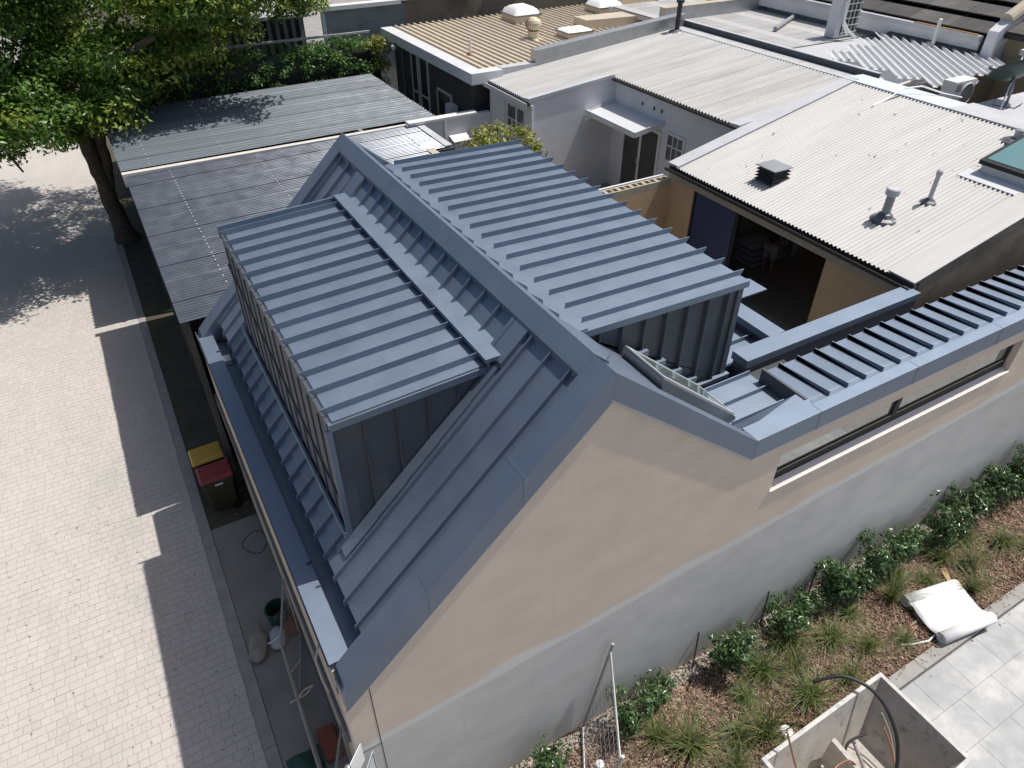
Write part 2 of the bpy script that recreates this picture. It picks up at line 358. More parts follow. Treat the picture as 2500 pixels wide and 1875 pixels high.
# beyond the near stretch the sheet of setts carries on in the material of the lane surface
def inview(p):
    x_, y_ = (p[0]+p[1])/2, (p[2]+p[3])/2
    d = Vector((x_, y_, 0)) - Vector((0, 0, 12)); cz = d.dot(fw)
    px = 1250 + 1728*d.dot(r2)/cz; py = 937.5 + 1728*d.dot(d2)/cz
    return 5 < px < 2495 and 5 < py < 1870
def paver_mb(mb, p):
    x0, x1, y0, y1, dz = p; c = 0.008; z = dz
    mb.add([(x0,y0,-0.03),(x1,y0,-0.03),(x1,y1,-0.03),(x0,y1,-0.03),(x0,y0,z-0.003),(x1,y0,z-0.003),(x1,y1,z-0.003),(x0,y1,z-0.003),
            (x0+c,y0+c,z),(x1-c,y0+c,z),(x1-c,y1-c,z),(x0+c,y1-c,z)],
           [(0,1,5,4),(1,2,6,5),(2,3,7,6),(3,0,4,7),(4,5,9,8),(5,6,10,9),(6,7,11,10),(7,4,8,11),(8,9,10,11)])
vis = sorted([p for p in pv if inview(p)], key=lambda p: (p[0]+p[1])**2/4 + (p[2]+p[3])**2/4)
near = vis[:300]; nearset = set(near); rest = MB()
for p in pv:
    if p not in nearset: paver_mb(rest, p)
for p in near:
    m = MB(); paver_mb(m, p); part('paver', m, 'paver', lane)
part('paving', rest, 'paver', lane, kind='stuff')
far = MB().box(-14, -0.79, 25.21, 60, -0.011, -0.002); part('far_paving', far, 'paver', lane)
far = MB().box(-14, -8.21, 2.0, 25.2, -0.011, -0.002); part('far_paving', far, 'paver', lane)

# garden bed, kerb and terrace
bed = solo('garden_bed', MB().box(0.41, 40, 2.50, 4.60, -0.15, 0.0), 'soil', kind='structure')
gk = MB(); x = -0.5
while x < 30:
    gk.box(x, x+1.49, 2.27, 2.50, -0.18, 0.02); x += 1.5
solo('garden_kerb', gk, 'kerb', kind='structure')
terr = solo('terrace', MB().box(-0.57, 40, -8, 2.265, -0.30, -0.125), 'kerb', kind='structure')
tx = 0
for j in range(7):
    yy = 2.25 - 0.62*(j+1); off = 0.45*(j % 2)
    for i in range(12):
        x0 = 3.4 + i*0.9 + off
        m = MB().box(x0, x0+0.893, yy, yy+0.613, -0.14, -0.10+rnd.uniform(-0.001, 0.001)); part('tile', m, 'terrace', terr)
# mulch chips and pebbles
def chip(mb, c, s, rot, tilt):
    ca, sa = math.cos(rot), math.sin(rot); l, w_ = s, s*rnd.uniform(0.25, 0.6); h = s*0.12
    pts = [(-l,-w_,0),(l,-w_*0.7,h),(l,w_*0.8,h*0.6),(-l,w_,-h*0.2)]
    mb.add([(c[0]+ca*a-sa*b_, c[1]+sa*a+ca*b_, c[2]+z+tilt*a+0.3*tilt*b_) for a, b_, z in pts], [(0,1,2,3)])
mu = MB()
for i in range(34000):
    x = rnd.uniform(0.6, 18); yv = 2.50 + 1.75*rnd.random()**0.9
    chip(mu, (x, yv+rnd.uniform(-0.06, 0.06), 0.012+0.02*rnd.random()), rnd.uniform(0.010, 0.036), rnd.uniform(0, 6.28), rnd.uniform(-0.6, 0.6))
solo('mulch', mu, 'mulch', 'reddish bark mulch covering the garden bed', 'mulch', kind='stuff')
pb = MB()
for i in range(8200):
    x = rnd.uniform(0.6, 18); yv = 4.52 - abs(rnd.gauss(0, 0.16 if rnd.random() < .6 else .42+.12*math.sin(x*1.7))); s = rnd.uniform(0.014, 0.032)
    if yv < 3.0: continue
    c = (x, yv, 0.015); a = rnd.uniform(0, 6.28); v = []
    for k in range(5):
        an = a + k*1.2566; v.append((c[0]+s*math.cos(an)*rnd.uniform(0.8,1.2), c[1]+s*math.sin(an)*rnd.uniform(0.6,1), c[2]))
    v.append((c[0], c[1], c[2]+s*0.8)); pb.add(v, [(k, (k+1)%5, 5) for k in range(5)])
sw = MB()
for i in range(5200):
    x = rnd.uniform(0.8, 18); yv = 2.52+1.6*rnd.random(); L = rnd.uniform(.04, .16); a = rnd.uniform(0, 6.28); w_ = .0022; z = .03+.03*rnd.random(); dx, dy = L*math.cos(a), L*math.sin(a); nx, ny = -w_*math.sin(a), w_*math.cos(a)
    sw.add([(x-nx, yv-ny, z), (x+dx-nx, yv+dy-ny, z+rnd.uniform(-.01,.04)), (x+dx+nx, yv+dy+ny, z+.01), (x+nx, yv+ny, z)], [(0,1,2,3)])
solo('straw', sw, 'straw', 'dry straw and dead grass lying over the mulch', 'straw', kind='stuff')
solo('pebbles', pb, 'pebble', 'pale loose pebbles along the foot of the grey wall', 'pebbles', kind='stuff')
sc_ = MB()
for i in range(90):      # chips spilled over kerb and tiles
    x = rnd.uniform(8.6, 15); yv = 2.5 - abs(rnd.gauss(0, 0.16)); z = 0.024 if yv > 2.27 else -0.093
    chip(sc_, (x, yv, z), rnd.uniform(0.012, 0.03), rnd.uniform(0, 6.28), 0.15)
solo('spilled_mulch', sc_, 'debris', 'dark mulch scraps spilled over kerb and terrace tiles', 'mulch', kind='stuff')

# ================================================================== MAIN HOUSE
XR, ZR = 3.83, 7.62
SL, SR = 0.95, 0.82
def zl(x, o=0.0): return ZR - 0.11 + o - SL*(XR-x)       # pan plane of the left slope
def zrr(x, o=0.0): return ZR - 0.11 + o - SR*(x-XR)      # pan plane of the right slope
house = thing('metal_roofed_house', (4.0, 6.0, 0.0), 'new house with blue-grey standing seam roof, two dormers and rendered gable wall', 'house')
# --- front wall with window opening
YW = 4.533; YB = 4.80
WX0, WX1, WZ0, WZ1 = 7.15, 13.28, 4.12, 4.84
fwall = MB()
gable = [(0.41, 0), (WX0, 0), (WX0, 5.18), (6.45, 5.18), (XR, 7.30), (0.41, 4.05)]
fwall.prism(gable, 'y', YW, YB)
fwall.box(WX0, WX1, YW, YB, 0, WZ0); fwall.box(WX0, WX1, YW, YB, WZ1, 5.18); fwall.box(WX1, 22, YW, YB, 0, 5.18)
fw_o = part('front_wall', fwall, 'render', house, label='rendered gable wall, warm beige above and grey below')
part('control_joint', MB().box(0.715, 0.727, YW-0.003, YW, 0, 4.3), 'joint', fw_o)
part('control_joint', MB().box(0.415, 0.715, YW-0.003, YW, 2.86, 2.872), 'joint', fw_o)
# --- long window
win = part('window', MB().box(WX0+.01, WX1-.01, YW+.12, YW+.17, WZ0+.02, WZ0+.20), 'frame_dark', house)
f = MB().box(WX0+.002, WX0+.05, YW+.115, YW+.175, WZ0+.02, WZ1-.002).box(WX1-.09, WX1-.002, YW+.115, YW+.175, WZ0+.02, WZ1-.002)
f.box(WX0+.05, WX1-.09, YW+.118, YW+.172, WZ1-.05, WZ1-.002)
part('frame', f, 'frame_dark', win)
part('mullion', MB().box(10.0, 10.13, YW+.105, YW+.165, WZ0+.201, WZ1-.052), 'frame_dark', win)
for a, b_ in ((WX0+.05, 10.0), (10.13, WX1-.09)):
    part('pane', MB().box(a+.002, b_-.002, YW+.14, YW+.152, WZ0+.202, WZ1-.052), 'glass_dark', win)
    part('glazing_bead', MB().box(a+.002, b_-.002, YW+.11, YW+.119, WZ0+.198, WZ0+.212), 'cream', win)
part('sill', MB().slab([(WX0-.01, YW-.02, WZ0-.012), (WX1+.01, YW-.02, WZ0-.012), (WX1+.01, YW+.125, WZ0+.028), (WX0-.01, YW+.125, WZ0+.028)], 0.03), 'sill', win)
part('back_wall', MB().box(17.0, 22, YB, 5.9, 0, 5.1), 'cream', house)
# --- left (lane) wall, fascia, parapet gutter
part('lane_wall', MB().box(0.41, 0.62, YB+.002, 12.93, 0, 4.28), 'cream', house)
part('lintel_beam', MB().box(0.36, 0.408, 4.9, 12.9, 2.55, 2.85), 'grey_wall', house)
part('far_wall', MB().prism([(0.62, 0), (7.4, 0), (7.4, 5.2), (6.4, 5.3), (XR, 7.3), (0.62, 4.2)], 'y', 12.70, 12.93), 'cream', house)
pg = part('parapet_gutter', MB().box(0.40, 0.66, 4.90, 12.60, 4.28, 4.405), 'clad', house)
part('gutter_trough', MB().box(0.662, 0.95, 4.90, 12.60, 4.16, 4.20), 'clad', pg)
part('gutter_lip', MB().box(0.385, 0.398, 4.62, 12.92, 4.22, 4.37), 'clad_shaded', pg)
for yy in (6.0, 6.42, 11.95): part('bracket', MB().box(0.60, 0.68, yy, yy+.012, 4.408, 4.43), 'clad_dark', pg)
part('overflow_box', MB().box(0.665, 0.80, 11.75, 11.95, 4.205, 4.30), 'white_metal', pg)
# --- left slope
ls = part('left_slope', MB().slab([(0.86, 4.85, zl(.86,-.02)), (XR, 4.85, zl(XR,-.02)), (XR, 12.6, zl(XR,-.02)), (0.86, 12.6, zl(.86,-.02))], 0.12), 'clad_dark', house)
ys = [4.86] + [5.02+0.39*k for k in range(20)] + [12.59]
for a, b_ in zip(ys[:-1], ys[1:]):
    part('roof_panel', MB().slab([(0.84, a+.004, zl(.84)), (3.70, a+.004, zl(3.70)), (3.70, b_-.004, zl(3.70)), (0.84, b_-.004, zl(.84))], 0.018), 'clad', ls)
for a in ys[1:-1]:
    part('seam', MB().slab([(0.80, a-.009, zl(.80,.088)), (3.70, a-.009, zl(3.70,.088)), (3.70, a+.009, zl(3.70,.088)), (0.80, a+.009, zl(.80,.088))], 0.115), 'clad', ls)
# --- right slope and the flat run at its foot
rs_ = part('right_slope', MB().slab([(XR, 4.72, zrr(XR,-.02)), (6.62, 4.72, zrr(6.62,-.02)), (6.62, 12.6, zrr(6.62,-.02)), (XR, 12.6, zrr(XR,-.02))], 0.12), 'clad_dark', house)
ysr = [4.73] + [5.10+0.39*k for k in range(20)] + [12.59]
for a, b_ in zip(ysr[:-1], ysr[1:]):
    part('roof_panel', MB().slab([(3.9, a+.004, zrr(3.9)), (6.64, a+.004, zrr(6.64)), (6.64, b_-.004, zrr(6.64)), (3.9, b_-.004, zrr(3.9))], 0.018), 'clad', rs_)
for i, a in enumerate(ysr[1:-1]):
    x1 = 4.30 if i > 2 else 4.42
    if i < 3: continue
    part('seam', MB().slab([(3.9, a-.009, zrr(3.9,.088)), (x1, a-.009, zrr(x1,.088)), (x1, a+.009, zrr(x1,.088)), (3.9, a+.009, zrr(3.9,.088))], 0.10), 'clad', rs_)
flat = part('flat_run', MB().box(6.60, 8.56, 4.76, 5.98, 5.05, 5.19), 'clad_dark', house)
ysf = [4.77, 5.10, 5.48, 5.88, 5.97]
for a, b_ in zip(ysf[:-1], ysf[1:]):
    part('roof_panel', MB().box(6.56, 7.76, a+.004, b_-.004, 5.192, 5.215), 'clad', flat)
for a in ysf[1:-1]: part('seam', MB().box(6.62, 7.73, a-.009, a+.009, 5.216, 5.30), 'clad', flat)
# --- barge caps and ridge
def barge(y0, y1, name, drop):
    b = MB()
    pts = [(XR, ZR), (0.72, ZR-SL*(XR-.72)), (0.47, ZR-SL*(XR-.47)-.02), (0.43, ZR-SL*(XR-.43)-.10), (0.43, ZR-SL*(XR-.43)-drop), (XR, ZR-drop)]
    b.prism(pts[::-1], 'y', y0, y1); return part(name, b, 'clad', house)
bl = barge(4.50, 4.87, 'barge_cap', 0.40)
bt = MB().slab([(0.40, 4.515, ZR-SL*(XR-.40)-.402), (XR, 4.515, ZR-.402), (XR, 4.531, ZR-.402), (0.40, 4.531, ZR-SL*(XR-.40)-.402)], 0.045)
part('drip_edge', bt, 'flash_grey', bl)
barge(12.58, 12.95, 'barge_cap', 0.40)
br = MB(); br.prism([(XR+.002, ZR-.36), (6.47, 5.11), (6.47, 5.46), (XR+.002, ZR)], 'y', 4.50, 4.71); brp = part('barge_cap', br, 'clad', house)
part('drip_edge', MB().slab([(XR, 4.515, ZR-.365), (6.47, 4.515, 5.105), (6.47, 4.531, 5.105), (XR, 4.531, ZR-.365)], 0.04), 'flash_grey', brp)
br = MB(); br.prism([(XR+.002, ZR-.36), (6.47, 5.11), (6.47, 5.46), (XR+.002, ZR)], 'y', 12.60, 12.95); part('barge_cap', br, 'clad', house)
rc = MB(); rc.prism([(XR, ZR+.004), (3.63, ZR-SL*.20), (3.63, ZR-SL*.20-.10), (3.66, ZR-SL*.17-.12), (XR, ZR-.13), (4.0, ZR-SR*.17-.12), (4.03, ZR-SR*.2-.06), (4.03, ZR-SR*.2)], 'y', 4.868, 12.582)
part('ridge_cap', rc, 'clad', house)
for yy in (7.35, 9.82):
    lj = MB(); lj.prism([(XR, ZR+.007), (3.627, ZR-SL*.203), (3.627, ZR-SL*.203-.012), (XR, ZR-.005), (4.033, ZR-SR*.203-.012), (4.033, ZR-SR*.203)], 'y', yy, yy+.05); part('lap_joint', lj, 'clad', house)
for xx in (1.55, 2.75):
    part('lap_joint', MB().slab([(xx, 4.496, ZR-SL*(XR-xx)+.004), (xx+.04, 4.496, ZR-SL*(XR-xx-.04)+.004), (xx+.04, 4.873, ZR-SL*(XR-xx-.04)+.004), (xx, 4.873, ZR-SL*(XR-xx)+.004)], .36), 'clad', house)
for xx in (7.72, 9.9, 12.1, 14.3):
    part('lap_joint', MB().box(xx, xx+.04, 4.496, 4.69, 5.126, 5.469), 'clad', house)
# flashings where the left dormer meets the slope
for y0, y1 in ((5.90, 6.26), (11.28, 11.62)):
    part('flashing', MB().slab([(3.25, y0, zl(3.25,.088)), (3.64, y0, zl(3.64,.088)), (3.64, y1, zl(3.64,.088)), (3.25, y1, zl(3.25,.088))], 0.09), 'clad', house)
st = MB(); xs_ = [1.02, 1.5, 1.95, 2.4, 2.85, 3.3]
for i in range(5):
    a, b_ = xs_[i], xs_[i+1]; st.slab([(a, 5.88+.012*i, zl(a,.05)), (b_, 5.88+.012*i, zl(b_,.05)), (b_, 6.07, zl(b_,.05)), (a, 6.07, zl(a,.05))], 0.045)
part('flashing', st, 'clad', house)
# --- LEFT DORMER
XD0, XD1, YD0, YD1 = 1.16, 3.30, 6.09, 11.42
def zd(x): return 6.90 + 0.045*(x-1.2)
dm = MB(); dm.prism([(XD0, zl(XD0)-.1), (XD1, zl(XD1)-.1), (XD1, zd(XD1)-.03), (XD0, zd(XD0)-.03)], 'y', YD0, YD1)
ld_o = part('dormer', dm, 'clad_shaded', house)
yd = [6.05] + [6.21+0.39*k for k in range(14)] + [11.46]
for a, b_ in zip(yd[:-1], yd[1:]):
    m = MB().slab([(1.22, a+.003, zd(1.22)), (3.12, a+.003, zd(3.12)), (3.12, b_-.003, zd(3.12)), (1.22, b_-.003, zd(1.22))], 0.02)
    m.slab([(1.165, a+.003, zd(1.2)-.10), (1.22, a+.003, zd(1.22)), (1.22, b_-.003, zd(1.22)), (1.165, b_-.003, zd(1.2)-.10)], 0.02)
    part('roof_panel', m, 'clad', ld_o)
for a in yd[1:-1]:
    part('seam', MB().prism([(1.13, zd(1.13)+.09), (1.20, zd(1.2)-.02), (3.14, zd(3.14)-.01), (3.14, zd(3.14)+.09)], 'y', a-.006, a+.006), 'clad', ld_o)
part('fascia', MB().prism([(1.17, zd(1.17)-.12), (3.2, zd(3.2)-.12), (3.2, zd(3.2)-.025), (1.17, zd(1.17)-.025)], 'y', 6.03, 6.088), 'clad', ld_o)
part('fascia', MB().prism([(1.14, zd(1.17)-.12), (3.2, zd(3.2)-.12), (3.2, zd(3.2)+.09), (1.14, zd(1.17)+.09)], 'y', 11.462, 11.50), 'clad', ld_o)
part('flashing', MB().box(3.10, 3.40, 5.99, 11.50, zd(3.1)+.06, zd(3.1)+.115).box(3.13, 3.16, 6.0, 11.49, zd(3.1)+.0, zd(3.1)+.06), 'clad', ld_o)
for k in range(13):
    yy = 6.42+.39*k
    part('wall_seam', MB().box(1.140, 1.158, yy-.008, yy+.008, zl(XD0), zd(XD0)-.12), 'clad_shaded', ld_o)
part('wall_joint', MB().slab([(1.135, 6.10, 5.62), (1.158, 6.10, 5.62), (1.158, 11.4, 6.35), (1.135, 11.4, 6.35)], 0.012), 'clad_shaded', ld_o)
for k in range(5):
    xx = 1.56+.4*k
    part('wall_seam', MB().box(xx-.008, xx+.008, 6.065, 6.088, zl(xx), zd(xx)-.125), 'clad_shaded', ld_o)
part('corner_trim', MB().box(1.13, 1.20, 6.055, 6.086, zl(1.1), zd(1.2)-.125), 'clad', ld_o)
part('base_flashing', MB().slab([(0.98, 6.05, zl(.98,.03)), (1.16, 6.05, zl(1.16,.03)), (1.16, 11.5, zl(1.16,.03)), (0.98, 11.5, zl(.98,.03))], 0.03).box(1.10,1.135,6.05,11.5,zl(1.1),zl(1.1)+.2), 'clad', ld_o)
# --- RIGHT DORMER
def zq(x): return 7.00 - 0.025*(x-4.4)
XE = 7.42
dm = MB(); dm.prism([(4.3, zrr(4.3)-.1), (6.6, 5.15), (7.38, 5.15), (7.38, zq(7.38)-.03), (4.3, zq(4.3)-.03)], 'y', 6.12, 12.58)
rd = part('dormer', dm, 'clad_shaded', house)
yr = [6.05] + [6.235+0.395*k for k in range(17)]
for a, b_ in zip(yr[:-1], yr[1:]):
    part('roof_panel', MB().slab([(4.36, a+.003, zq(4.36)), (XE, a+.003, zq(XE)), (XE, b_-.003, zq(XE)), (4.36, b_-.003, zq(4.36))], 0.022), 'clad', rd)
for a in yr[1:]:
    part('seam', MB().prism([(4.64, zq(4.64)), (XE+.01, zq(XE)), (XE+.06, zq(XE)+.075), (XE+.06, zq(XE)+.085), (4.64, zq(4.64)+.085)], 'y', a-.006, a+.006), 'clad', rd)
part('flashing', MB().box(4.36, 4.60, 6.04, 12.56, zq(4.4)+.002, zq(4.4)+.03), 'clad', rd)
part('fascia', MB().prism([(4.5, zq(4.5)-.10), (XE+.01, zq(XE)-.10), (XE+.01, zq(XE)+.001), (4.5, zq(4.5)+.001)], 'y', 6.03, 6.118), 'clad', rd)
for k in range(7):
    xx = 4.82+.38*k; zb = max(zrr(xx), 5.215)
    part('wall_seam', MB().box(xx-.01, xx+.01, 6.05, 6.118, zb+.01, zq(xx)-.105), 'clad_shaded', rd)
part('corner_trim', MB().box(7.30, 7.40, 6.085, 6.116, 5.22, zq(7.4)-.105), 'clad_shaded', rd)
for i in range(6):
    a = 5.3+.36*i; zb = max(zrr(a), 5.218); part('flashing', MB().box(a, a+.355, 6.0+.006*i, 6.10, zb-.05, zb+.035), 'clad', rd)
part('valley_flashing', MB().slab([(3.98, 4.9, zrr(3.98,.07)), (4.75, 5.72, zrr(4.75,.03)), (4.55, 6.05, zrr(4.55,.05)), (4.0, 6.1, zrr(4.0,.08))], 0.03), 'clad', rd)
# --- SKYLIGHT on the right slope
def onr(x, y, o): return (x, y, zrr(x, o))
sk = MB().slab([onr(5.18, 5.16, .17), onr(6.74, 5.16, .17), onr(6.74, 6.0, .17), onr(5.18, 6.0, .17)], 0.22)
sk_o = part('skylight', sk, 'frame_grey', house)
part('pane', MB().slab([onr(5.26, 5.24, .205), onr(6.66, 5.24, .205), onr(6.66, 5.92, .205), onr(5.26, 5.92, .205)], 0.02), 'glass_sky', sk_o)
fr = MB()
for q in ([(5.20,5.18),(6.72,5.18),(6.72,5.24),(5.20,5.24)], [(5.20,5.92),(6.72,5.92),(6.72,5.98),(5.20,5.98)], [(5.20,5.24),(5.26,5.24),(5.26,5.92),(5.20,5.92)], [(6.66,5.24),(6.72,5.24),(6.72,5.92),(6.66,5.92)]):
    fr.slab([onr(a, b_, .215) for a, b_ in q], 0.04)
part('frame', fr, 'flash_grey', sk_o)
# --- LOW FRONT ROOF with parapet cap
cap = part('parapet_cap', MB().box(6.475, 22, 4.50, 4.80, 5.13, 5.465), 'clad', house)
part('drip_edge', MB().box(6.47, 22, 4.512, 4.531, 5.085, 5.128), 'flash_grey', cap)
part('corner_cap', MB().slab([(6.30, 4.712, 5.462), (7.72, 4.802, 5.455), (7.72, 4.98, 5.452), (6.55, 5.02, 5.30)], 0.06), 'clad', cap)
def zlow(y): return 5.475 - 0.10*(y-4.8)
lowr = part('low_roof', MB().prism([(4.80, 5.12), (5.66, 5.12), (5.66, zlow(5.66)-.02), (4.80, zlow(4.8)-.02)], 'x', 7.78, 22), 'clad_shaded', house)
xsl = [7.75] + [8.10+.40*k for k in range(35)]
for a, b_ in zip(xsl[:-1], xsl[1:]):
    part('roof_panel', MB().slab([(a+.003, 4.70, 5.467+.004), (b_-.003, 4.70, 5.471), (b_-.003, 5.67, zlow(5.67)), (a+.003, 5.67, zlow(5.67))], 0.018), 'clad', lowr)
for a in xsl[1:]:
    part('seam', MB().slab([(a-.009, 4.78, 5.472), (a+.009, 4.78, 5.472), (a+.009, 5.66, zlow(5.66)+.07), (a-.009, 5.66, zlow(5.66)+.07)], 0.08).slab([(a-.009, 4.70, 5.55), (a+.009, 4.70, 5.55), (a+.009, 5.66, zlow(5.66)+.075), (a-.009, 5.66, zlow(5.66)+.075)], 0.08), 'clad', lowr)
part('end_fascia', MB().box(7.735, 7.777, 4.80, 5.67, 5.217, 5.47), 'clad_shaded', lowr)
part('box_gutter', MB().box(7.60, 22, 5.665, 5.93, 5.02, 5.06), 'clad_shaded', lowr)
# rear parapet, its return and the pocket of flat roof behind the dormer
rp = part('rear_parapet', MB().box(7.70, 11.92, 5.945, 6.22, 2.7, 5.40), 'clad_shaded', house)
part('cap', MB().box(8.745, 11.95, 5.93, 6.25, 5.33, 5.455), 'clad', rp)
part('cap', MB().box(7.69, 8.74, 5.925, 6.26, 5.322, 5.463), 'clad', rp)
part('cap', MB().box(8.52, 8.87, 6.262, 10.6, 5.33, 5.455), 'clad', rp)
part('return_wall', MB().box(8.56, 8.83, 6.222, 12.9, 2.5, 5.328), 'clad_shaded', rp)
pk = part('pocket_roof', MB().box(7.40, 8.555, 6.23, 12.9, 5.0, 5.20), 'clad', house)
for yy in (6.65, 7.04, 7.43): part('seam', MB().box(7.45, 8.54, yy-.009, yy+.009, 5.202, 5.285), 'clad', pk)
part('hood', MB().slab([(9.0, 7.40, 5.46), (9.62, 7.40, 5.46), (9.62, 7.85, 5.46), (9.0, 7.85, 5.46)], 0.03), 'clad', rp)
part('cable', MB().tube([(0.38, 5.35, 4.2), (0.30, 5.28, 4.05), (0.30, 5.18, 3.75), (0.33, 5.10, 3.55)], 0.012, 6), 'rope', house)

# ================================================================== WHITE-ROOFED BUILDING (open room behind the courtyard)
def za(x): return 5.55 + 0.215*(x-12.0)
A = thing('white_roofed_building', (14.5, 9.5, 2.6), 'building with white corrugated roof and open beige room facing the courtyard', 'building')
raw = part('roof', MB().slab([(12.05, 6.15, za(12.05)-.06), (17.8, 6.15, za(17.8)-.06), (17.8, 12.9, za(17.8)-.06), (12.05, 12.9, za(12.05)-.06)], 0.05), 'interior', A)
yy = 6.62
while yy < 12.62:
    wd = min(0.8, 12.66-yy)
    part('roof_sheet', corr((11.93, yy, za(11.93)), (1, 0, .215), (0, 1, 0), 5.9/math.cos(math.atan(.215)), wd, 0.1, 0.023), 'roof_white', raw, smooth=True); yy += 0.8
part('side_flashing', MB().slab([(11.95, 6.10, za(11.95)+.03), (18.3, 6.10, za(18.3)+.03), (18.3, 6.66, za(18.3)+.035), (11.95, 6.66, za(11.95)+.035)], 0.03), 'roof_white', raw)
part('side_flashing', MB().slab([(11.95, 12.60, za(11.95)+.035), (17.9, 12.60, za(17.9)+.035), (17.9, 12.98, za(17.9)+.03), (11.95, 12.98, za(11.95)+.03)], 0.03), 'flash_grey', raw)
part('top_flashing', MB().slab([(17.72, 9.9, za(17.72)+.045), (18.55, 9.9, za(17.72)+.02), (18.55, 12.98, za(17.72)+.02), (17.72, 12.98, za(17.72)+.045)], 0.03), 'flash_blue', raw)
part('top_flashing', MB().slab([(17.72, 6.1, za(17.72)+.045), (18.75, 6.1, za(17.72)+.02), (18.75, 9.895, za(17.72)+.02), (17.72, 9.895, za(17.72)+.045)], 0.03), 'flash_grey', raw)
gt = MB().box(11.83, 11.98, 6.1, 12.95, 5.405, 5.418).box(11.82, 11.835, 6.1, 12.95, 5.405, 5.485).box(11.965, 11.98, 6.1, 12.95, 5.418, 5.50)
part('eave_gutter', gt, 'gutter_dark', A)
part('header_beam', MB().box(11.94, 12.02, 6.15, 12.9, 5.20, 5.395), 'cream', A)
part('soffit_board', MB().box(12.022, 12.16, 6.15, 12.9, 5.24, 5.45), 'cream', A)
part('wall_panel', MB().box(12.03, 12.15, 6.15, 8.03, 2.6, 5.239), 'beige_in', A)
part('wall_pier', MB().box(12.02, 12.16, 12.02, 12.88, 2.6, 5.239), 'beige_in', A)
part('sliding_door', MB().box(12.05, 12.10, 10.62, 11.94, 2.62, 5.2), 'blue_panel', A)
part('door_frame', MB().box(12.04, 12.12, 10.50, 10.60, 2.62, 5.238), 'frame_dark', A)
part('door_frame', MB().box(12.04, 12.12, 11.95, 12.015, 2.62, 5.238), 'frame_dark', A)
part('side_wall', MB().box(12.16, 18.4, 6.12, 6.30, 2.6, 5.5).prism([(12.0, 5.5), (18.4, 5.5), (18.4, za(18.4)-.05), (12.0, za(12)-.05)], 'y', 6.12, 6.30), 'brown_wall', A)
part('side_wall', MB().box(12.16, 18.4, 12.7, 12.88, 2.6, 5.45), 'interior', A)
part('back_wall', MB().box(18.2, 18.4, 6.3, 12.7, 2.6, 6.6), 'interior', A)
fl = part('room_floor', MB().box(9.0, 18.2, 6.3, 12.7, 2.602, 2.64), 'interior_floor', A)
part('floor_sheet', MB().box(12.9, 17.6, 8.8, 12.3, 2.642, 2.650), 'interior_rug', fl)
part('tape_line', MB().box(12.3, 15.2, 8.52, 8.58, 2.645, 2.648), 'blue_tape', fl)
part('tape_line', MB().box(12.9, 12.96, 7.6, 8.515, 2.645, 2.648), 'blue_tape', fl)
# neighbouring courtyard wall with a top course of hollow blocks
cw = thing('courtyard_wall', (10.4, 12.95, 2.6), 'beige courtyard wall topped with a course of hollow blocks', 'wall')
part('wall_face', MB().box(8.9, 12.0, 12.86, 13.10, 2.6, 4.98), 'beige_in', cw)
for k in range(8):
    x0 = 8.92+.385*k; b = MB(); z0, z1 = 4.982, 5.17
    b.box(x0, x0+.38, 12.86, 12.895, z0, z1).box(x0, x0+.38, 13.065, 13.10, z0, z1)
    for q in (x0, x0+.172, x0+.345): b.box(q, q+.035, 12.896, 13.064, z0, z1-.001)
    part('hollow_block', b, 'cream', cw)
part('rail', MB().box(8.9, 12.0, 13.14, 13.20, 5.10, 5.18), 'white_metal', cw)
# things on the white roof
def onA(x, y, o=0): return (x, y, za(x)+o)
lv = thing('louvre_vent', onA(12.95, 10.6), 'dark square louvred roof vent on the white corrugated roof', 'roof vent')
part('core', MB().box(12.74, 13.16, 10.39, 10.81, za(12.7)-.05, za(12.95)+.27), 'black_vent', lv)
for k in range(4):
    z = za(12.95)+.0+.075*k
    part('slat', MB().add([(12.74,10.39,z+.045),(13.16,10.39,z+.045),(13.16,10.81,z+.045),(12.74,10.81,z+.045),(12.67,10.32,z),(13.23,10.32,z),(13.23,10.88,z),(12.67,10.88,z)], [(0,1,2,3),(4,5,1,0),(5,6,2,1),(6,7,3,2),(7,4,0,3),(7,6,5,4)]), 'black_vent', lv)
part('lid', MB().box(12.66, 13.24, 10.31, 10.89, za(12.95)+.30, za(12.95)+.322), 'galv', lv)
vp = thing('vent_pipe', onA(13.25, 7.86), 'grey capped vent pipe in lead collar on the white roof', 'vent pipe')
part('pipe', MB().lathe(onA(13.25,7.86,-.05), [(.085,0),(.085,.62)], 16), 'pvc_grey', vp, smooth=False)
part('cap', MB().lathe(onA(13.25,7.86,.50), [(.10,0),(.135,.02),(.135,.13),(.12,.15)], 18), 'flash_grey', vp)
part('collar', MB().lathe(onA(13.25,7.86,-.02), [(.27,0),(.25,.035),(.17,.07),(.13,.14),(.09,.16)], 14), 'lead', vp)
vp = thing('thin_vent_pipe', onA(14.28, 7.66), 'thin pale grey vent pipe in small lead collar on white roof', 'vent pipe')
part('pipe', MB().lathe(onA(14.28,7.66,-.05), [(.045,0),(.045,.62),(.06,.62),(.06,.70),(.03,.73)], 12), 'flash_grey', vp)
part('collar', MB().lathe(onA(14.28,7.66,-.02), [(.17,0),(.15,.03),(.10,.06),(.06,.10)], 14), 'lead', vp)
sk2 = thing('roof_skylight', onA(16.5, 6.9), 'large fixed skylight with teal glass on the white corrugated roof', 'skylight')
part('upstand', MB().slab([onA(15.75,6.2,.22), onA(17.35,6.2,.22), onA(17.35,7.66,.22), onA(15.75,7.66,.22)], 0.28), 'flash_grey', sk2)
part('frame', MB().slab([onA(15.70,6.15,.30), onA(17.4,6.15,.30), onA(17.4,7.72,.30), onA(15.70,7.72,.30)], 0.085), 'frame_dark', sk2)
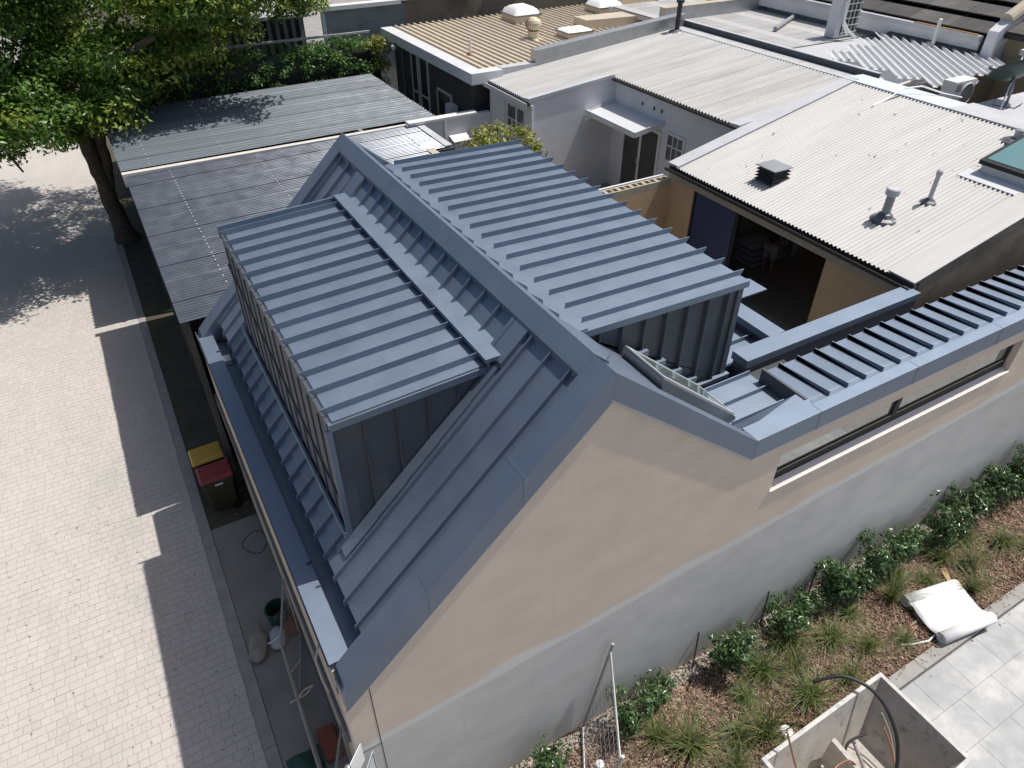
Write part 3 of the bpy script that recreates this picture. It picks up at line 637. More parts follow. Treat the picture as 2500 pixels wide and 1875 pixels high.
part('pane', MB().slab([onA(15.80,6.25,.312), onA(17.3,6.25,.312), onA(17.3,7.63,.312), onA(15.80,7.63,.312)], 0.01), 'glass_teal', sk2)
part('apron_flashing', MB().slab([onA(15.42,6.2,.03), onA(15.76,6.2,.03), onA(15.76,7.9,.03), onA(15.42,7.9,.03)], 0.01), 'white_metal', sk2)
rv = thing('roof_cowl', onA(17.3, 7.95), 'small pale pipe cowl at the top edge of the white roof', 'vent pipe')
part('pipe', MB().lathe(onA(17.35,7.95,0), [(.09,0),(.09,.22),(.05,.26)], 12), 'flash_grey', rv); part('collar', MB().lathe(onA(17.35,7.95,-.03), [(.3,0),(.2,.06),(.1,.09)], 12), 'lead', rv)
# dirt flecks lying on the roof
df = MB()
for i in range(60):
    x = rnd.uniform(12.3, 17.5); y_ = rnd.uniform(6.8, 12.5); chip(df, (x, y_, za(x)+.02), rnd.uniform(.01, .035), rnd.uniform(0, 6), .215)
solo('leaf_litter', df, 'debris', 'dry leaf scraps scattered over the white corrugated roof', 'leaf litter', kind='stuff')
solo('loose_cable', MB().tube([(16.9, 11.3, za(16.9)+.03), (17.3, 11.25, za(17.3)+.05), (17.8, 11.2, 6.95), (18.2, 11.0, 7.0), (18.6, 10.6, 6.86), (18.9, 10.3, 6.80)], 0.02, 6), 'plastic_white', 'white conduit looping over the top edge of the white roof', 'cable')

# ================================================================== OLDER WHITE BUILDING (L-shaped, with door and awning)
def zb_(x): return 6.06 + 0.10*(x-14.4)
Bd = thing('white_courtyard_building', (15.0, 18.0, 2.6), 'white painted L-shaped building with weathered corrugated roof, door and awning', 'building')
bro = part('roof', MB().slab([(14.5, 13.1, zb_(14.5)-.05), (19.1, 13.1, zb_(19.1)-.05), (19.1, 21.1, zb_(19.1)-.05), (14.5, 21.1, zb_(14.5)-.05)], 0.05).slab([(11.35, 18.6, zb_(11.35)-.05), (14.499, 18.6, zb_(14.5)-.05), (14.499, 21.1, zb_(14.5)-.05), (11.35, 21.1, zb_(11.35)-.05)], 0.05), 'interior', Bd)
for yy, wd in [(13.14+.7665*k, .765) for k in range(7)] + [(18.51+.87*k, .869) for k in range(3)]:
    x0 = 14.25 if yy < 18.45 else 11.22
    part('roof_sheet', corr((x0, yy, zb_(x0)), (1, 0, .10), (0, 1, 0), (19.1-x0)*1.005, wd, 0.124, 0.026, seg=6), 'roof_old', bro, smooth=True)
part('ridge_flashing', MB().slab([(18.75, 13.0, zb_(18.75)+.03), (19.3, 13.0, zb_(18.75)+.03), (19.3, 21.1, zb_(18.75)+.03), (18.75, 21.1, zb_(18.75)+.03)], 0.03), 'flash_grey', bro)
part('end_flashing', MB().slab([(14.2, 12.99, zb_(14.2)+.06), (19.2, 12.99, zb_(19.2)+.06), (19.2, 13.35, zb_(19.2)+.03), (14.2, 13.35, zb_(14.2)+.03)], 0.08), 'flash_grey', bro)
part('verge_flashing', MB().slab([(11.2, 18.46, zb_(11.2)+.06), (14.3, 18.46, zb_(14.3)+.06), (14.3, 18.70, zb_(14.3)+.04), (11.2, 18.70, zb_(11.2)+.04)], 0.10), 'flash_grey', bro)
part('wall', MB().box(14.40, 14.6, 13.1, 18.5, 2.6, zb_(14.4)-.06).prism([(11.25, 2.6), (19, 2.6), (19, zb_(19)-.06), (11.25, zb_(11.25)-.06)], 'y', 18.50, 18.7), 'white_wall', Bd)
lw = MB(); ZT = zb_(11.25)-.06
lw.box(11.25, 11.45, 18.7, 18.83, 2.6, ZT).box(11.25, 11.45, 20.05, 20.98, 2.6, ZT).box(11.25, 11.45, 18.83, 20.05, 2.6, 4.55).box(11.25, 11.45, 18.83, 20.05, 5.36, ZT)
part('wall', lw, 'white_wall', Bd)
part('eave_gutter', MB().box(14.20, 14.30, 13.1, 18.45, zb_(14.2)-.10, zb_(14.2)-.035), 'gutter_dark', Bd)
part('eave_gutter', MB().box(11.12, 11.24, 18.45, 21.2, 5.60, 5.66), 'gutter_dark', Bd)
part('fascia', MB().box(11.10, 11.12, 18.45, 21.2, 5.55, 5.68), 'white', Bd)
part('downpipe', MB().tube([(11.30, 18.45, 5.6), (11.32, 18.45, 2.7)], 0.04, 8), 'white', Bd)
wn = part('window', MB().box(11.33, 11.40, 18.83, 18.90, 4.55, 5.36).box(11.33, 11.40, 19.40, 19.47, 4.55, 5.36).box(11.33, 11.40, 19.98, 20.05, 4.55, 5.36).box(11.33, 11.40, 18.9, 19.98, 5.29, 5.36).box(11.33, 11.40, 18.9, 19.98, 4.55, 4.62).box(11.34, 11.39, 18.9, 19.98, 4.84, 4.88).box(11.34, 11.39, 19.17, 19.20, 4.62, 4.84).box(11.34, 11.39, 19.71, 19.74, 4.62, 4.84), 'white', Bd)
for a, b_ in ((18.90, 19.40), (19.47, 19.98)): part('pane', MB().box(11.36, 11.37, a, b_, 4.62, 5.29), 'glass_shade', wn)
# door pair in the long wall
dr = part('door', MB().box(14.36, 14.398, 16.95, 17.05, 2.7, 5.0).box(14.36, 14.398, 16.1, 16.2, 2.7, 5.0).box(14.36, 14.398, 17.8, 17.9, 2.7, 5.0).box(14.36, 14.398, 16.2, 17.8, 4.9, 5.0), 'white', Bd)
part('door_leaf', MB().box(14.375, 14.397, 16.2, 16.95, 2.7, 4.9), 'dark_wall', dr); part('door_leaf', MB().box(14.375, 14.397, 17.05, 17.8, 2.7, 4.9), 'dark_wall', dr)
for yy_ in (16.93, 17.07): part('handle', MB().box(14.34, 14.36, yy_-.015, yy_+.015, 3.75, 3.9), 'steel', dr)
w2 = part('window', MB().box(14.36, 14.398, 15.05, 15.12, 4.3, 5.1).box(14.36, 14.398, 15.78, 15.85, 4.3, 5.1).box(14.36, 14.398, 15.12, 15.78, 5.03, 5.1).box(14.365, 14.397, 15.12, 15.78, 4.70, 4.74).box(14.365, 14.397, 15.33, 15.36, 4.3, 5.03).box(14.365, 14.397, 15.54, 15.57, 4.3, 5.03), 'white', Bd)
part('pane', MB().box(14.38, 14.388, 15.12, 15.78, 4.3, 5.03), 'glass_shade', w2)
aw = part('awning', MB().slab([(13.35, 16.05, 5.12), (14.398, 16.05, 5.28), (14.398, 18.48, 5.28), (13.35, 18.48, 5.12)], 0.03), 'white_metal', Bd)
part('awning_edge', MB().box(13.30, 13.349, 16.03, 18.49, 5.02, 5.18), 'white_metal', aw)
part('awning_side', MB().prism([(13.35, 5.02), (14.39, 5.20), (14.39, 5.34), (13.35, 5.18)], 'y', 16.02, 16.045).prism([(13.35, 5.02), (14.39, 5.20), (14.39, 5.34), (13.35, 5.18)], 'y', 18.452, 18.478), 'white_metal', aw)
for yy_ in (17.1, 16.55, 16.2): part('wall_hook', MB().box(14.35, 14.398, yy_-.01, yy_+.01, 5.52, 5.62), 'gutter_dark', Bd)
# low white yard wall to the left of it with a wall unit
yw_ = thing('yard_wall', (10.0, 21.0, 0.1), 'white painted yard wall with pale capping behind the carport', 'wall')
part('wall_face', MB().box(8.3, 11.24, 20.95, 21.15, 0.1, 4.78), 'white_wall', yw_)
part('capping', MB().box(8.35, 10.75, 20.90, 21.2, 4.782, 4.85), 'white', yw_)
part('post', MB().box(9.55, 9.62, 20.90, 20.948, 2.0, 4.77), 'white', yw_)
ac = thing('wall_unit', (10.02, 20.8, 3.0), 'pale evaporative unit fixed to the white yard wall', 'air conditioner')
part('casing', MB().box(9.72, 10.30, 20.62, 20.948, 3.2, 4.12), 'flash_grey', ac)
part('hood', MB().slab([(9.70, 20.56, 4.15), (10.32, 20.56, 4.15), (10.32, 20.948, 4.26), (9.70, 20.948, 4.26)], 0.03), 'white', ac)
part('lip', MB().box(9.74, 10.28, 20.585, 20.618, 4.02, 4.06), 'white', ac)

# things on the old roof
bp_ = thing('black_flue', (18.62, 20.75, zb_(18.6)), 'black flue pipe with cap at the corner of the weathered roof', 'flue')
part('pipe', MB().lathe((18.62, 20.75, zb_(18.6)-.02), [(.085,0),(.085,.95)], 14), 'black_vent', bp_)
part('cap', MB().lathe((18.62, 20.75, zb_(18.6)+.90), [(.10,0),(.14,.02),(.14,.10),(.10,.13)], 14), 'black_vent', bp_)
part('collar', MB().lathe((18.62, 20.75, zb_(18.6)-.02), [(.32,0),(.24,.05),(.10,.10)], 12), 'lead', bp_)
pb_ = thing('box_parapet', (16.2, 21.3, 5.9), 'grey sheet metal box parapet between weathered roof and cream roof', 'parapet')
def zp(x): return 6.40+.085*(x-13.1)
part('box', MB().prism([(13.05, zp(13.05)-.46), (19.28, zp(19.28)-.50), (19.28, zp(19.28)), (13.05, zp(13.05))], 'y', 21.13, 21.46), 'galv', pb_)
part('cap_lip', MB().prism([(13.03, zp(13.03)-.02), (19.29, zp(19.29)-.02), (19.29, zp(19.29)+.012), (13.03, zp(13.03)+.012)], 'y', 21.11, 21.128), 'flash_grey', pb_)
p2_ = thing('far_box_parapet', (22.8, 22.6, 6.3), 'second grey box parapet running on from the black flue', 'parapet')
part('box', MB().box(19.4, 26.5, 22.4, 22.7, 6.42, 6.88), 'galv', p2_); part('cap_lip', MB().box(19.38, 26.5, 22.37, 22.73, 6.882, 6.90), 'cream', p2_)
rg = thing('ridge_upstand', (19.45, 17.5, 6.3), 'dark metal upstand gutter running along the top of the weathered roof', 'gutter')
part('upstand', MB().box(19.31, 19.36, 13.0, 21.6, 6.35, 6.70), 'clad_shaded', rg)
part('cap', MB().box(19.29, 19.42, 13.0, 21.6, 6.702, 6.72), 'flash_grey', rg)

# ================================================================== CREAM ROOF BUILDING
def zc(y): return 6.05 - 0.02*(y-21)
Dd = thing('cream_roofed_building', (15.0, 25.0, 2.6), 'dark walled building with cream ribbed metal roof and pale wide gutter', 'building')
dro = part('roof', MB().box(10.75, 26, 21.4, 28.6, 5.80, 5.86), 'interior', Dd)
x = 11.1
while x < 26:
    y0 = 21.45 if x < 12.6 else 21.50
    sheet = MB().box(x, x+.795, y0, 28.65, 5.95, 5.97); part('roof_sheet', sheet, 'cream_roof', dro)
    for k in range(3):
        xr = x+.13+.265*k; part('rib', MB().prism([(xr-.045, 5.971), (xr+.045, 5.971), (xr+.028, 6.03), (xr-.028, 6.03)], 'y', y0+.12, 28.72), 'cream_roof', dro)
    x += .8
part('wide_gutter', MB().box(10.62, 11.08, 21.0, 28.7, 5.66, 6.0), 'white_metal', Dd)
part('wide_gutter', MB().box(11.081, 11.75, 21.0, 21.42, 5.66, 6.0), 'white_metal', Dd)
part('wide_gutter', MB().box(11.752, 13.04, 21.12, 21.43, 5.72, 6.02), 'flash_grey', Dd)
part('wall', MB().box(11.0, 26, 21.6, 28.4, 2.6, 5.65), 'dark_wall', Dd)
for y0, y1, z0, z1 in ((25.2, 25.95, 2.8, 5.5), (26.1, 26.7, 2.8, 5.5)):
    wdw = part('window', MB().box(10.94, 10.998, y0, y0+.06, z0, z1).box(10.94, 10.998, y1-.06, y1, z0, z1).box(10.945, 10.998, y0+.06, y1-.06, 4.1, 4.17), 'white', Dd)
    part('pane', MB().box(10.96, 10.97, y0+.06, y1-.06, z0, z1), 'glass_shade', wdw)
wdw = part('window', MB().box(10.94, 10.998, 23.3, 23.36, 3.3, 4.75).box(10.94, 10.998, 24.4, 24.46, 3.3, 4.75).box(10.94, 10.998, 23.36, 24.4, 4.69, 4.75).box(10.94, 10.998, 23.36, 24.4, 3.3, 3.36), 'white', Dd)
part('pane', MB().box(10.96, 10.97, 23.36, 24.4, 3.36, 4.69), 'glass_shade', wdw)
wa = thing('split_condenser', (10.8, 23.0, 2.6), 'white air conditioner beside the grey window of the dark walled building', 'air conditioner')
part('casing', MB().box(10.66, 10.935, 22.75, 23.2, 3.3, 4.55), 'white', wa)
part('downpipe', MB().tube([(10.95, 27.5, 5.6), (10.95, 27.5, 2.7)], 0.05, 8), 'grey_wall', Dd)
lt = thing('flood_light', (10.52, 27.2, 5.6), 'small white flood light under the pale gutter', 'lamp')
part('lamp_body', MB().lathe((10.50, 27.2, 5.50), [(.04,0),(.09,.04),(.09,.14),(.05,.18)], 10), 'white', lt); part('bracket', MB().box(10.5, 10.618, 27.17, 27.23, 5.66, 5.72), 'frame_dark', lt)
# things on the cream roof
def dome(c, sx, sy, h, base_h, label):
    t = thing('dome_skylight', c, label, 'skylight'); x0, y0, z0 = c
    part('curb', MB().box(x0-sx*.92, x0+sx*.92, y0-sy*.92, y0+sy*.92, z0, z0+base_h), 'cream_roof', t)
    part('rim', MB().box(x0-sx, x0+sx, y0-sy, y0+sy, z0+base_h+.001, z0+base_h+.05), 'frame_grey', t)
    n = 10; m = MB()
    for j in range(n+1):
        for i in range(n+1):
            a, b_ = -1+2*i/n, -1+2*j/n; k = max(abs(a), abs(b_))
            m.v.append((x0+a*sx*.96, y0+b_*sy*.96, z0+base_h+.05+h*(1-k**2.4)**.7))
    m.f = [(j*(n+1)+i, j*(n+1)+i+1, (j+1)*(n+1)+i+1, (j+1)*(n+1)+i) for j in range(n) for i in range(n)]
    part('dome', m, 'plastic_white', t, smooth=True); return t
dome((16.05, 27.2, 5.97), .62, .62, .30, .28, 'white domed skylight nearest the brown wall on the cream roof')
dome((16.35, 23.75, 5.97), .58, .45, .10, .22, 'low white skylight beside the spinning vent on cream roof')
dome((20.0, 27.0, 5.97), .65, .6, .24, .26, 'white domed skylight at the far edge of the cream roof')
dome((23.2, 26.2, 5.97), .7, .5, .15, .3, 'white skylight furthest right on the cream roof')
tv = thing('turbine_vent', (14.85, 24.25, 5.97), 'cream spinning turbine vent on the cream ribbed roof', 'roof vent')
part('neck', MB().lathe((14.85, 24.25, 5.96), [(.34,0),(.32,.02),(.20,.05),(.20,.30)], 18), 'cream_pipe', tv)
for k in range(18):
    a = 2*math.pi*k/18; m = MB()
    for i in range(7):
        ph = math.pi*(i/6)*.86+.07; r_ = .10+.20*math.sin(ph); z = 6.28+.40*(1-math.cos(ph))/2
        for da in (0, .30): m.v.append((14.85+r_*math.cos(a+da+i*.09)*(1 if da else .92), 24.25+r_*math.sin(a+da+i*.09)*(1 if da else .92), z))
    m.f = [(2*i, 2*i+1, 2*i+3, 2*i+2) for i in range(6)]
    part('vane', m, 'cream_pipe', tv)
part('core', MB().lathe((14.85, 24.25, 6.27), [(.17,0),(.23,.12),(.24,.2),(.2,.33),(.12,.4)], 14), 'gutter_dark', tv)
part('crown', MB().lathe((14.85, 24.25, 6.66), [(.17,0),(.12,.04),(.02,.05)], 16), 'cream_pipe', tv)
tp = thing('thin_white_pipe', (11.75, 23.3, 5.97), 'thin white vent pipe on the cream roof above the wide gutter', 'vent pipe')
part('pipe', MB().lathe((11.75, 23.3, 5.96), [(.045,0),(.045,.5)], 10), 'white', tp); part('collar', MB().lathe((11.75, 23.3, 5.96), [(.13,0),(.11,.05),(.05,.10)], 10), 'rust_red', tp)
solo('cream_flashing_box', MB().slab([(17.4, 24.5, 6.32), (23.5, 23.4, 6.42), (23.5, 24.4, 6.42), (17.4, 25.4, 6.32)], 0.34), 'cream_roof', 'long cream sheet metal box housing along the cream roof edge', 'roof housing')
solo('cream_duct_box', MB().box(21.2, 22.1, 27.3, 27.9, 5.972, 6.6), 'cream_pipe', 'cream boxy duct standing on the far cream roof', 'duct')
# wall and shed behind
bw = thing('boundary_wall', (14, 31, 2.6), 'stained brown and grey boundary wall behind the cream roof', 'wall')
part('wall_face', MB().box(12.4, 30, 30.5, 30.8, 2.6, 8.5), 'brown_wall', bw)
part('grey_panel', MB().box(9.0, 12.39, 30.45, 30.7, 2.6, 6.45), 'shed_wall', bw)
part('capping', MB().box(8.8, 12.2, 30.3, 30.75, 6.452, 6.60), 'white', bw); part('capping', MB().box(12.21, 15.5, 30.3, 30.75, 6.56, 6.70), 'white', bw)
part('post', MB().box(8.85, 8.98, 30.35, 30.5, 2.6, 6.45), 'flash_blue', bw)
eq = thing('wall_condenser', (17.3, 30.2, 6.2), 'beige condenser unit mounted on the brown wall above cream roof', 'air conditioner')
part('casing', MB().box(16.7, 18.0, 30.0, 30.49, 6.75, 7.6), 'cream_pipe', eq); part('grille', MB().box(16.85, 17.8, 29.98, 29.999, 6.85, 7.5), 'coil', eq)
sh = thing('grey_shed', (6.8, 32.5, 2.0), 'grey metal shed half hidden behind the tree and hedge', 'shed')
part('wall', MB().box(3.0, 8.6, 32.2, 36, 2.0, 6.1), 'dark_wall', sh)
for k in range(10): part('slat', MB().box(5.4+.33*k, 5.55+.33*k, 32.08, 32.199, 2.0, 6.1), 'shed_wall', sh)
part('roof', MB().slab([(2.6, 31.7, 6.2), (8.75, 31.7, 6.2), (8.75, 36.4, 6.9), (2.6, 36.4, 6.9)], 0.12), 'flash_grey', sh)

# ================================================================== CARPORTS
def carport(name, x0, x1, y0, y1, z_at, pitch, amp, m, label, steps=None):
    t = thing(name, ((x0+x1)/2, (y0+y1)/2, 0), label, 'carport')
    yy = y0; wd = .84
    while yy < y1-.05:
        w_ = min(wd, y1-yy); xe = x1
        if steps:
            for lim, xx in steps:
                if yy+w_/2 < lim: xe = xx; break
        sl = (z_at(xe)-z_at(x0))/(xe-x0)
        part('roof_sheet', corr((x0, yy-.02, z_at(x0)+(.014 if int(round((yy-y0)/wd)) % 2 else 0)), (1, 0, sl), (0, 1, 0), (xe-x0)*math.sqrt(1+sl*sl), w_+.03, pitch, amp, seg=6), m, t, smooth=True)
        yy += wd
    return t
cz = lambda x: 4.58 + 0.012*x
c1 = carport('carport', 0.18, 8.6, 13.02, 21.2, cz, 0.105, 0.026, 'poly_roof', 'tall carport with grey translucent corrugated roof next to the house', steps=[(18.9, 8.0)])
for xs in (1.3, 3.65, 6.0, 8.0):
    sm = MB(); yy = 13.15
    while yy < 21.1:
        for dx in (0,):
            sm.box(xs-.014, xs+.014, yy-.014, yy+.014, cz(xs)+.012, cz(xs)+.038)
        yy += 0.196*(1 if rnd.random() < .7 else 1.5)
    part('screws', sm, 'screw', c1, kind='stuff')
    part('purlin', MB().box(xs-.05, xs+.05, 13.0, 21.2, cz(xs)-.16, cz(xs)-.04), 'dark_wall', c1)
part('beam', MB().box(0.12, 8.7, 21.22, 21.40, 4.35, 4.70), 'beam_white', c1)
for yy in (13.2, 17.1, 21.1): part('post', MB().box(0.22, 0.34, yy-.06, yy+.06, 0, 4.5), 'dark_wall', c1)
part('side_panel', MB().box(0.30, 0.36, 14.0, 21.0, 0.02, 4.1), 'dark_wall', c1)
part('edge_flashing', MB().box(8.62, 8.85, 18.9, 21.2, cz(8.7)+.02, cz(8.7)+.05), 'flash_grey', c1)
part('edge_flashing', MB().box(8.02, 8.25, 13.0, 18.88, cz(8.1)+.02, cz(8.1)+.05), 'cream', c1)
part('end_box', MB().box(8.0, 8.9, 18.82, 19.0, 4.0, 4.66), 'clad_dark', c1)
part('rear_wall', MB().box(8.3, 8.5, 13.2, 18.8, 0, 4.4), 'cream', c1)
cz2 = lambda x: 4.62 + 0.006*x
c2 = carport('carport', 0.12, 9.6, 21.75, 27.6, cz2, 0.21, 0.036, 'zinc_roof', 'second carport with ribbed grey roof under the tree shadow')
for xs in (0.9, 2.9, 4.9, 6.9, 8.9):
    sm = MB(); yy = 21.85
    while yy < 27.5: sm.box(xs-.016, xs+.016, yy-.016, yy+.016, cz2(xs)+.02, cz2(xs)+.048); yy += .42
    part('screws', sm, 'screw', c2, kind='stuff')
    part('purlin', MB().box(xs-.05, xs+.05, 21.7, 27.6, cz2(xs)-.18, cz2(xs)-.05), 'dark_wall', c2)
for yy in (21.9, 24.7, 27.4): part('post', MB().box(0.22, 0.34, yy-.06, yy+.06, 0, 4.5), 'dark_wall', c2)
part('side_panel', MB().box(0.30, 0.36, 22.1, 27.3, 0.02, 4.1), 'dark_wall', c2)
part('rear_wall', MB().box(9.2, 9.4, 21.9, 27.5, 0, 4.4), 'dark_wall', c2)

# ================================================================== FOLIAGE
def leaf_quad(mb, c, n, s, asp=0.45):
    n = n.normalized(); a = Vector((rnd.gauss(0,1), rnd.gauss(0,1), rnd.gauss(0,1))); u = (a - n*a.dot(n)).normalized(); v = n.cross(u)
    l, w_ = s, s*asp; mb.v += [tuple(c-u*l), tuple(c+v*w_-n*s*.12), tuple(c+u*l), tuple(c-v*w_-n*s*.12)]
    k = len(mb.v); mb.f.append((k-4, k-3, k-2, k-1))
def fast_mesh(mb, name, off, m):
    me = bpy.data.meshes.new(name); me.from_pydata([(p[0]-off[0], p[1]-off[1], p[2]-off[2]) for p in mb.v], [], mb.f); me.materials.append(MATS[m]); return me
def leaf_part(name, mb, m, parent):
    me = fast_mesh(mb, name, ROOT[parent.name], m); o = bpy.data.objects.new(name, me); COL.objects.link(o); o.parent = parent; return o
def rand_unit():
    while True:
        v = Vector((rnd.uniform(-1,1), rnd.uniform(-1,1), rnd.uniform(-1,1)))
        if 0.05 < v.length < 1: return v.normalized()
def clump(mb, c, r_, n, s, up=0.35):
    for i in range(n):
        d = rand_unit(); rr = r_*(rnd.random()**0.45); p = c + Vector((d.x*rr, d.y*rr, d.z*rr*.62))
        nrm = (d*0.7 + Vector((0,0,up)) + rand_unit()*0.6); leaf_quad(mb, p, nrm, s*rnd.uniform(.55, 1.35), rnd.uniform(.34, .55))
def big_tree():
    t = thing('street_tree', (-.45, 28.0, 0), 'large leafy street tree with thick leaning trunk overhanging the lane and carports', 'tree')
    def stem(pts, rs, name):
        m_ = MB(); P_ = [Vector(p) for p in pts]; q = []; rr_ = []
        for i in range(len(P_)-1):
            for k in range(5): u = k/5; q.append(P_[i].lerp(P_[i+1], u)+Vector((rnd.uniform(-.02,.02), rnd.uniform(-.02,.02), 0))); rr_.append((rs[i]*(1-u)+rs[i+1]*u)*rnd.uniform(.93, 1.07))
        q.append(P_[-1]); rr_.append(rs[-1]); m_.tube(q, rr_, 16)
        m_.v = [tuple(Vector(v)+Vector((rnd.uniform(-.02,.02), rnd.uniform(-.02,.02), 0))) for v in m_.v]
        part(name, m_, 'bark', t, smooth=True)
    stem([(-.35,28.0,-.1), (-.40,28.0,.4), (-.48,28.0,1.5), (-.50,28.0,2.6), (-.62,28.0,4.4)], [.48,.34,.28,.26,.22], 'trunk')
    stem([(-.44,28.02,1.6), (-.22,28.05,2.8), (-.05,28.1,4.4), (.2,28.2,5.6)], [.18,.20,.18,.15], 'trunk')
    stem([(-.62,28.0,4.2), (-1.0,27.8,5.2), (-1.6,27.6,6.2)], [.25,.2,.15], 'trunk')
    limbs = [[(-.55,28.05,4.2),(-1.6,27.6,5.0),(-3.0,27.0,5.6),(-4.6,26.4,6.2)], [(-.5,28.05,4.2),(.4,28.2,5.8),(1.6,28.6,7.4),(2.8,29.2,8.8)],
             [(-.5,28.05,4.2),(-.6,29.0,6.0),(-.8,30.2,7.8),(-1.2,31.5,9.4)], [(-.5,28.05,4.3),(.3,27.0,5.6),(1.2,25.8,6.6),(2.2,25.0,7.2)],
             [(.4,28.2,5.8),(2.2,28.4,6.6),(4.4,28.9,7.2),(6.2,29.4,7.8)], [(-1.6,27.6,5.0),(-2.4,26.0,5.8),(-2.8,24.6,6.2)], [(-.55,28.05,4.25),(-1.6,27.6,5.6),(-2.6,27.6,7.4),(-3.4,27.8,9.0)]]
    for lb in limbs:
        part('limb', MB().tube(lb, [.26,.2,.14,.07][:len(lb)], 8), 'bark', t, smooth=True)
    part('hanging_branch', MB().tube([(-3.0,27.0,5.5),(-2.75,26.2,4.6),(-2.6,25.9,4.1),(-2.45,25.7,3.75)], [.06,.05,.04,.03], 6), 'bark', t)
    lobes = [((-3.2,27.4,6.9),(3.6,3.6,2.3),120), ((2.0,29.0,8.4),(3.6,3.4,2.4),70), ((6.3,29.9,8.0),(2.8,2.0,1.9),72), ((4.6,28.2,7.4),(2.0,1.3,1.2),26), ((-1.0,25.6,6.0),(3.0,2.0,1.3),50),
             ((0.0,31.2,9.8),(5.4,3.6,2.6),80), ((2.6,26.0,7.3),(2.4,1.5,1.1),24), ((-5.8,26.6,6.6),(2.4,3.0,1.9),70), ((-4.6,28.5,5.6),(1.6,1.6,.9),22), ((-.7,26.4,4.9),(1.5,.7,.6),16), ((-3.0,27.0,10.2),(4.4,4.0,1.7),150), ((-4.5,24.6,9.2),(3.4,2.0,1.3),80), ((-3.6,33.2,8.6),(4.2,3.6,2.0),130), ((3.9,25.4,8.7),(3.2,1.9,1.1),46), ((1.6,27.6,5.7),(2.0,1.0,.7),18), ((-2.4,24.2,5.9),(1.5,1.0,.7),12), ((3.4,28.2,6.3),(2.2,1.2,.9),20), ((0.4,27.2,6.0),(2.0,1.0,.8),14)]
    cr = MB(); yg = MB()
    for c, r_, n in lobes:
        for i in range(n):
            d = rand_unit(); k = rnd.random()**0.33
            p = Vector((c[0]+d.x*r_[0]*k, c[1]+d.y*r_[1]*k, c[2]+d.z*r_[2]*k))
            clump(yg if (p.x > 1.5 and rnd.random() < .5) or rnd.random() < .12 else cr, p, rnd.uniform(.5, 1.05), 210, .092)
    for i in range(10):
        clump(cr, Vector((-2.7+rnd.gauss(0,.6), 26.2+rnd.gauss(0,.5), 4.5+rnd.gauss(0,.35))), .5, 90, .085)
    leaf_part('crown', cr, 'leaf', t); leaf_part('crown', yg, 'leaf_yellow_green', t)
big_tree()
def hedge():
    t = thing('hedge', (8.0, 28.9, 2.5), 'dense dark green hedge behind the carport roofs', 'hedge'); m = MB()
    for i in range(460):
        x = rnd.uniform(0.8, 10.4); f = rnd.random()
        if f < .55: c = Vector((x, 28.15+rnd.gauss(0,.12), rnd.uniform(2.4, 5.4)))
        else: c = Vector((x, rnd.uniform(28.2, 29.6), 5.45+rnd.gauss(0,.12)))
        clump(m, c, .32, 62, .055)
    leaf_part('foliage', m, 'leaf_hedge', t)
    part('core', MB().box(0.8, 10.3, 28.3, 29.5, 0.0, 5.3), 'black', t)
    b = thing('bamboo_clump', (10.3, 28.6, 2.5), 'lime green feathery plant at the end of the hedge', 'plant'); m = MB()
    for i in range(34): clump(m, Vector((10.25+rnd.gauss(0,.22), 28.4+rnd.gauss(0,.25), rnd.uniform(4.5, 5.75))), .25, 40, .06)
    leaf_part('foliage', m, 'leaf_lime', b); part('stem', MB().tube([(10.3,28.6,2.4),(10.28,28.5,5.4)], .03, 6), 'stem', b)
    rl = thing('fence_rail', (7.5, 30.0, 5.7), 'long pale rail running along the top behind the hedge', 'rail')
    part('rail', MB().box(4.2, 10.6, 29.95, 30.02, 5.60, 5.68), 'flash_grey', rl)
    for x in (5.0, 7.0, 9.0): part('post', MB().box(x-.03, x+.03, 29.97, 30.0, 2.5, 5.6), 'grey_wall', rl)
hedge()
def small_tree():
    t = thing('courtyard_tree', (9.35, 16.6, 0), 'small yellow-green tree peeking up behind the right dormer roof', 'tree'); m = MB()
    for i in range(46):
        d = rand_unit(); clump(m, Vector((9.45+d.x*1.0, 17.0+d.y*.8, 5.05+d.z*.55)), .34, 46, .07)
    leaf_part('crown', m, 'leaf_lime', t); part('trunk', MB().tube([(9.35,16.6,0),(9.4,16.8,2.4),(9.5,17.0,5.0)], [.09,.07,.04], 8), 'bark', t)
small_tree()

# ================================================================== ROOFS TOP RIGHT
sd = thing('grey_sheet_roof', (22.0, 18.0, 2.6), 'pale grey flat sheet roof beyond the dark upstand gutter', 'roof')
part('deck', MB().slab([(19.51, 12.5, 6.40), (24.6, 12.5, 6.40), (24.6, 26.0, 6.40), (19.51, 26.0, 6.40)], .15), 'flash_grey', sd)
part('wall', MB().box(19.6, 24.5, 12.6, 22.2, 2.6, 6.24), 'tan_wall', sd)
for k in range(9): part('roof_sheet', corr((19.52+.55*k, 17.2, 6.43), (0, 1, 0), (1, 0, 0), 8.6, .54, .09, .008, seg=4), 'roof_old' if k % 3 else 'roof_white', sd, smooth=True)
solo('grey_pipe_offcut', MB().tube([(21.8, 19.2, 6.53), (24.0, 20.4, 6.53)], .075, 12), 'pvc_grey', 'loose grey pipe lying across the pale sheet roof', 'pipe')
lr = thing('polycarbonate_roof', (22, 14.8, 6.4), 'ribbed clear polycarbonate roof sheets above the grey roof', 'roof')
du = Vector((-.63, -.77, 0)).normalized(); de = Vector((5.6, 1.5, 0)).normalized(); dv_ = (de - du*de.dot(du)).normalized()
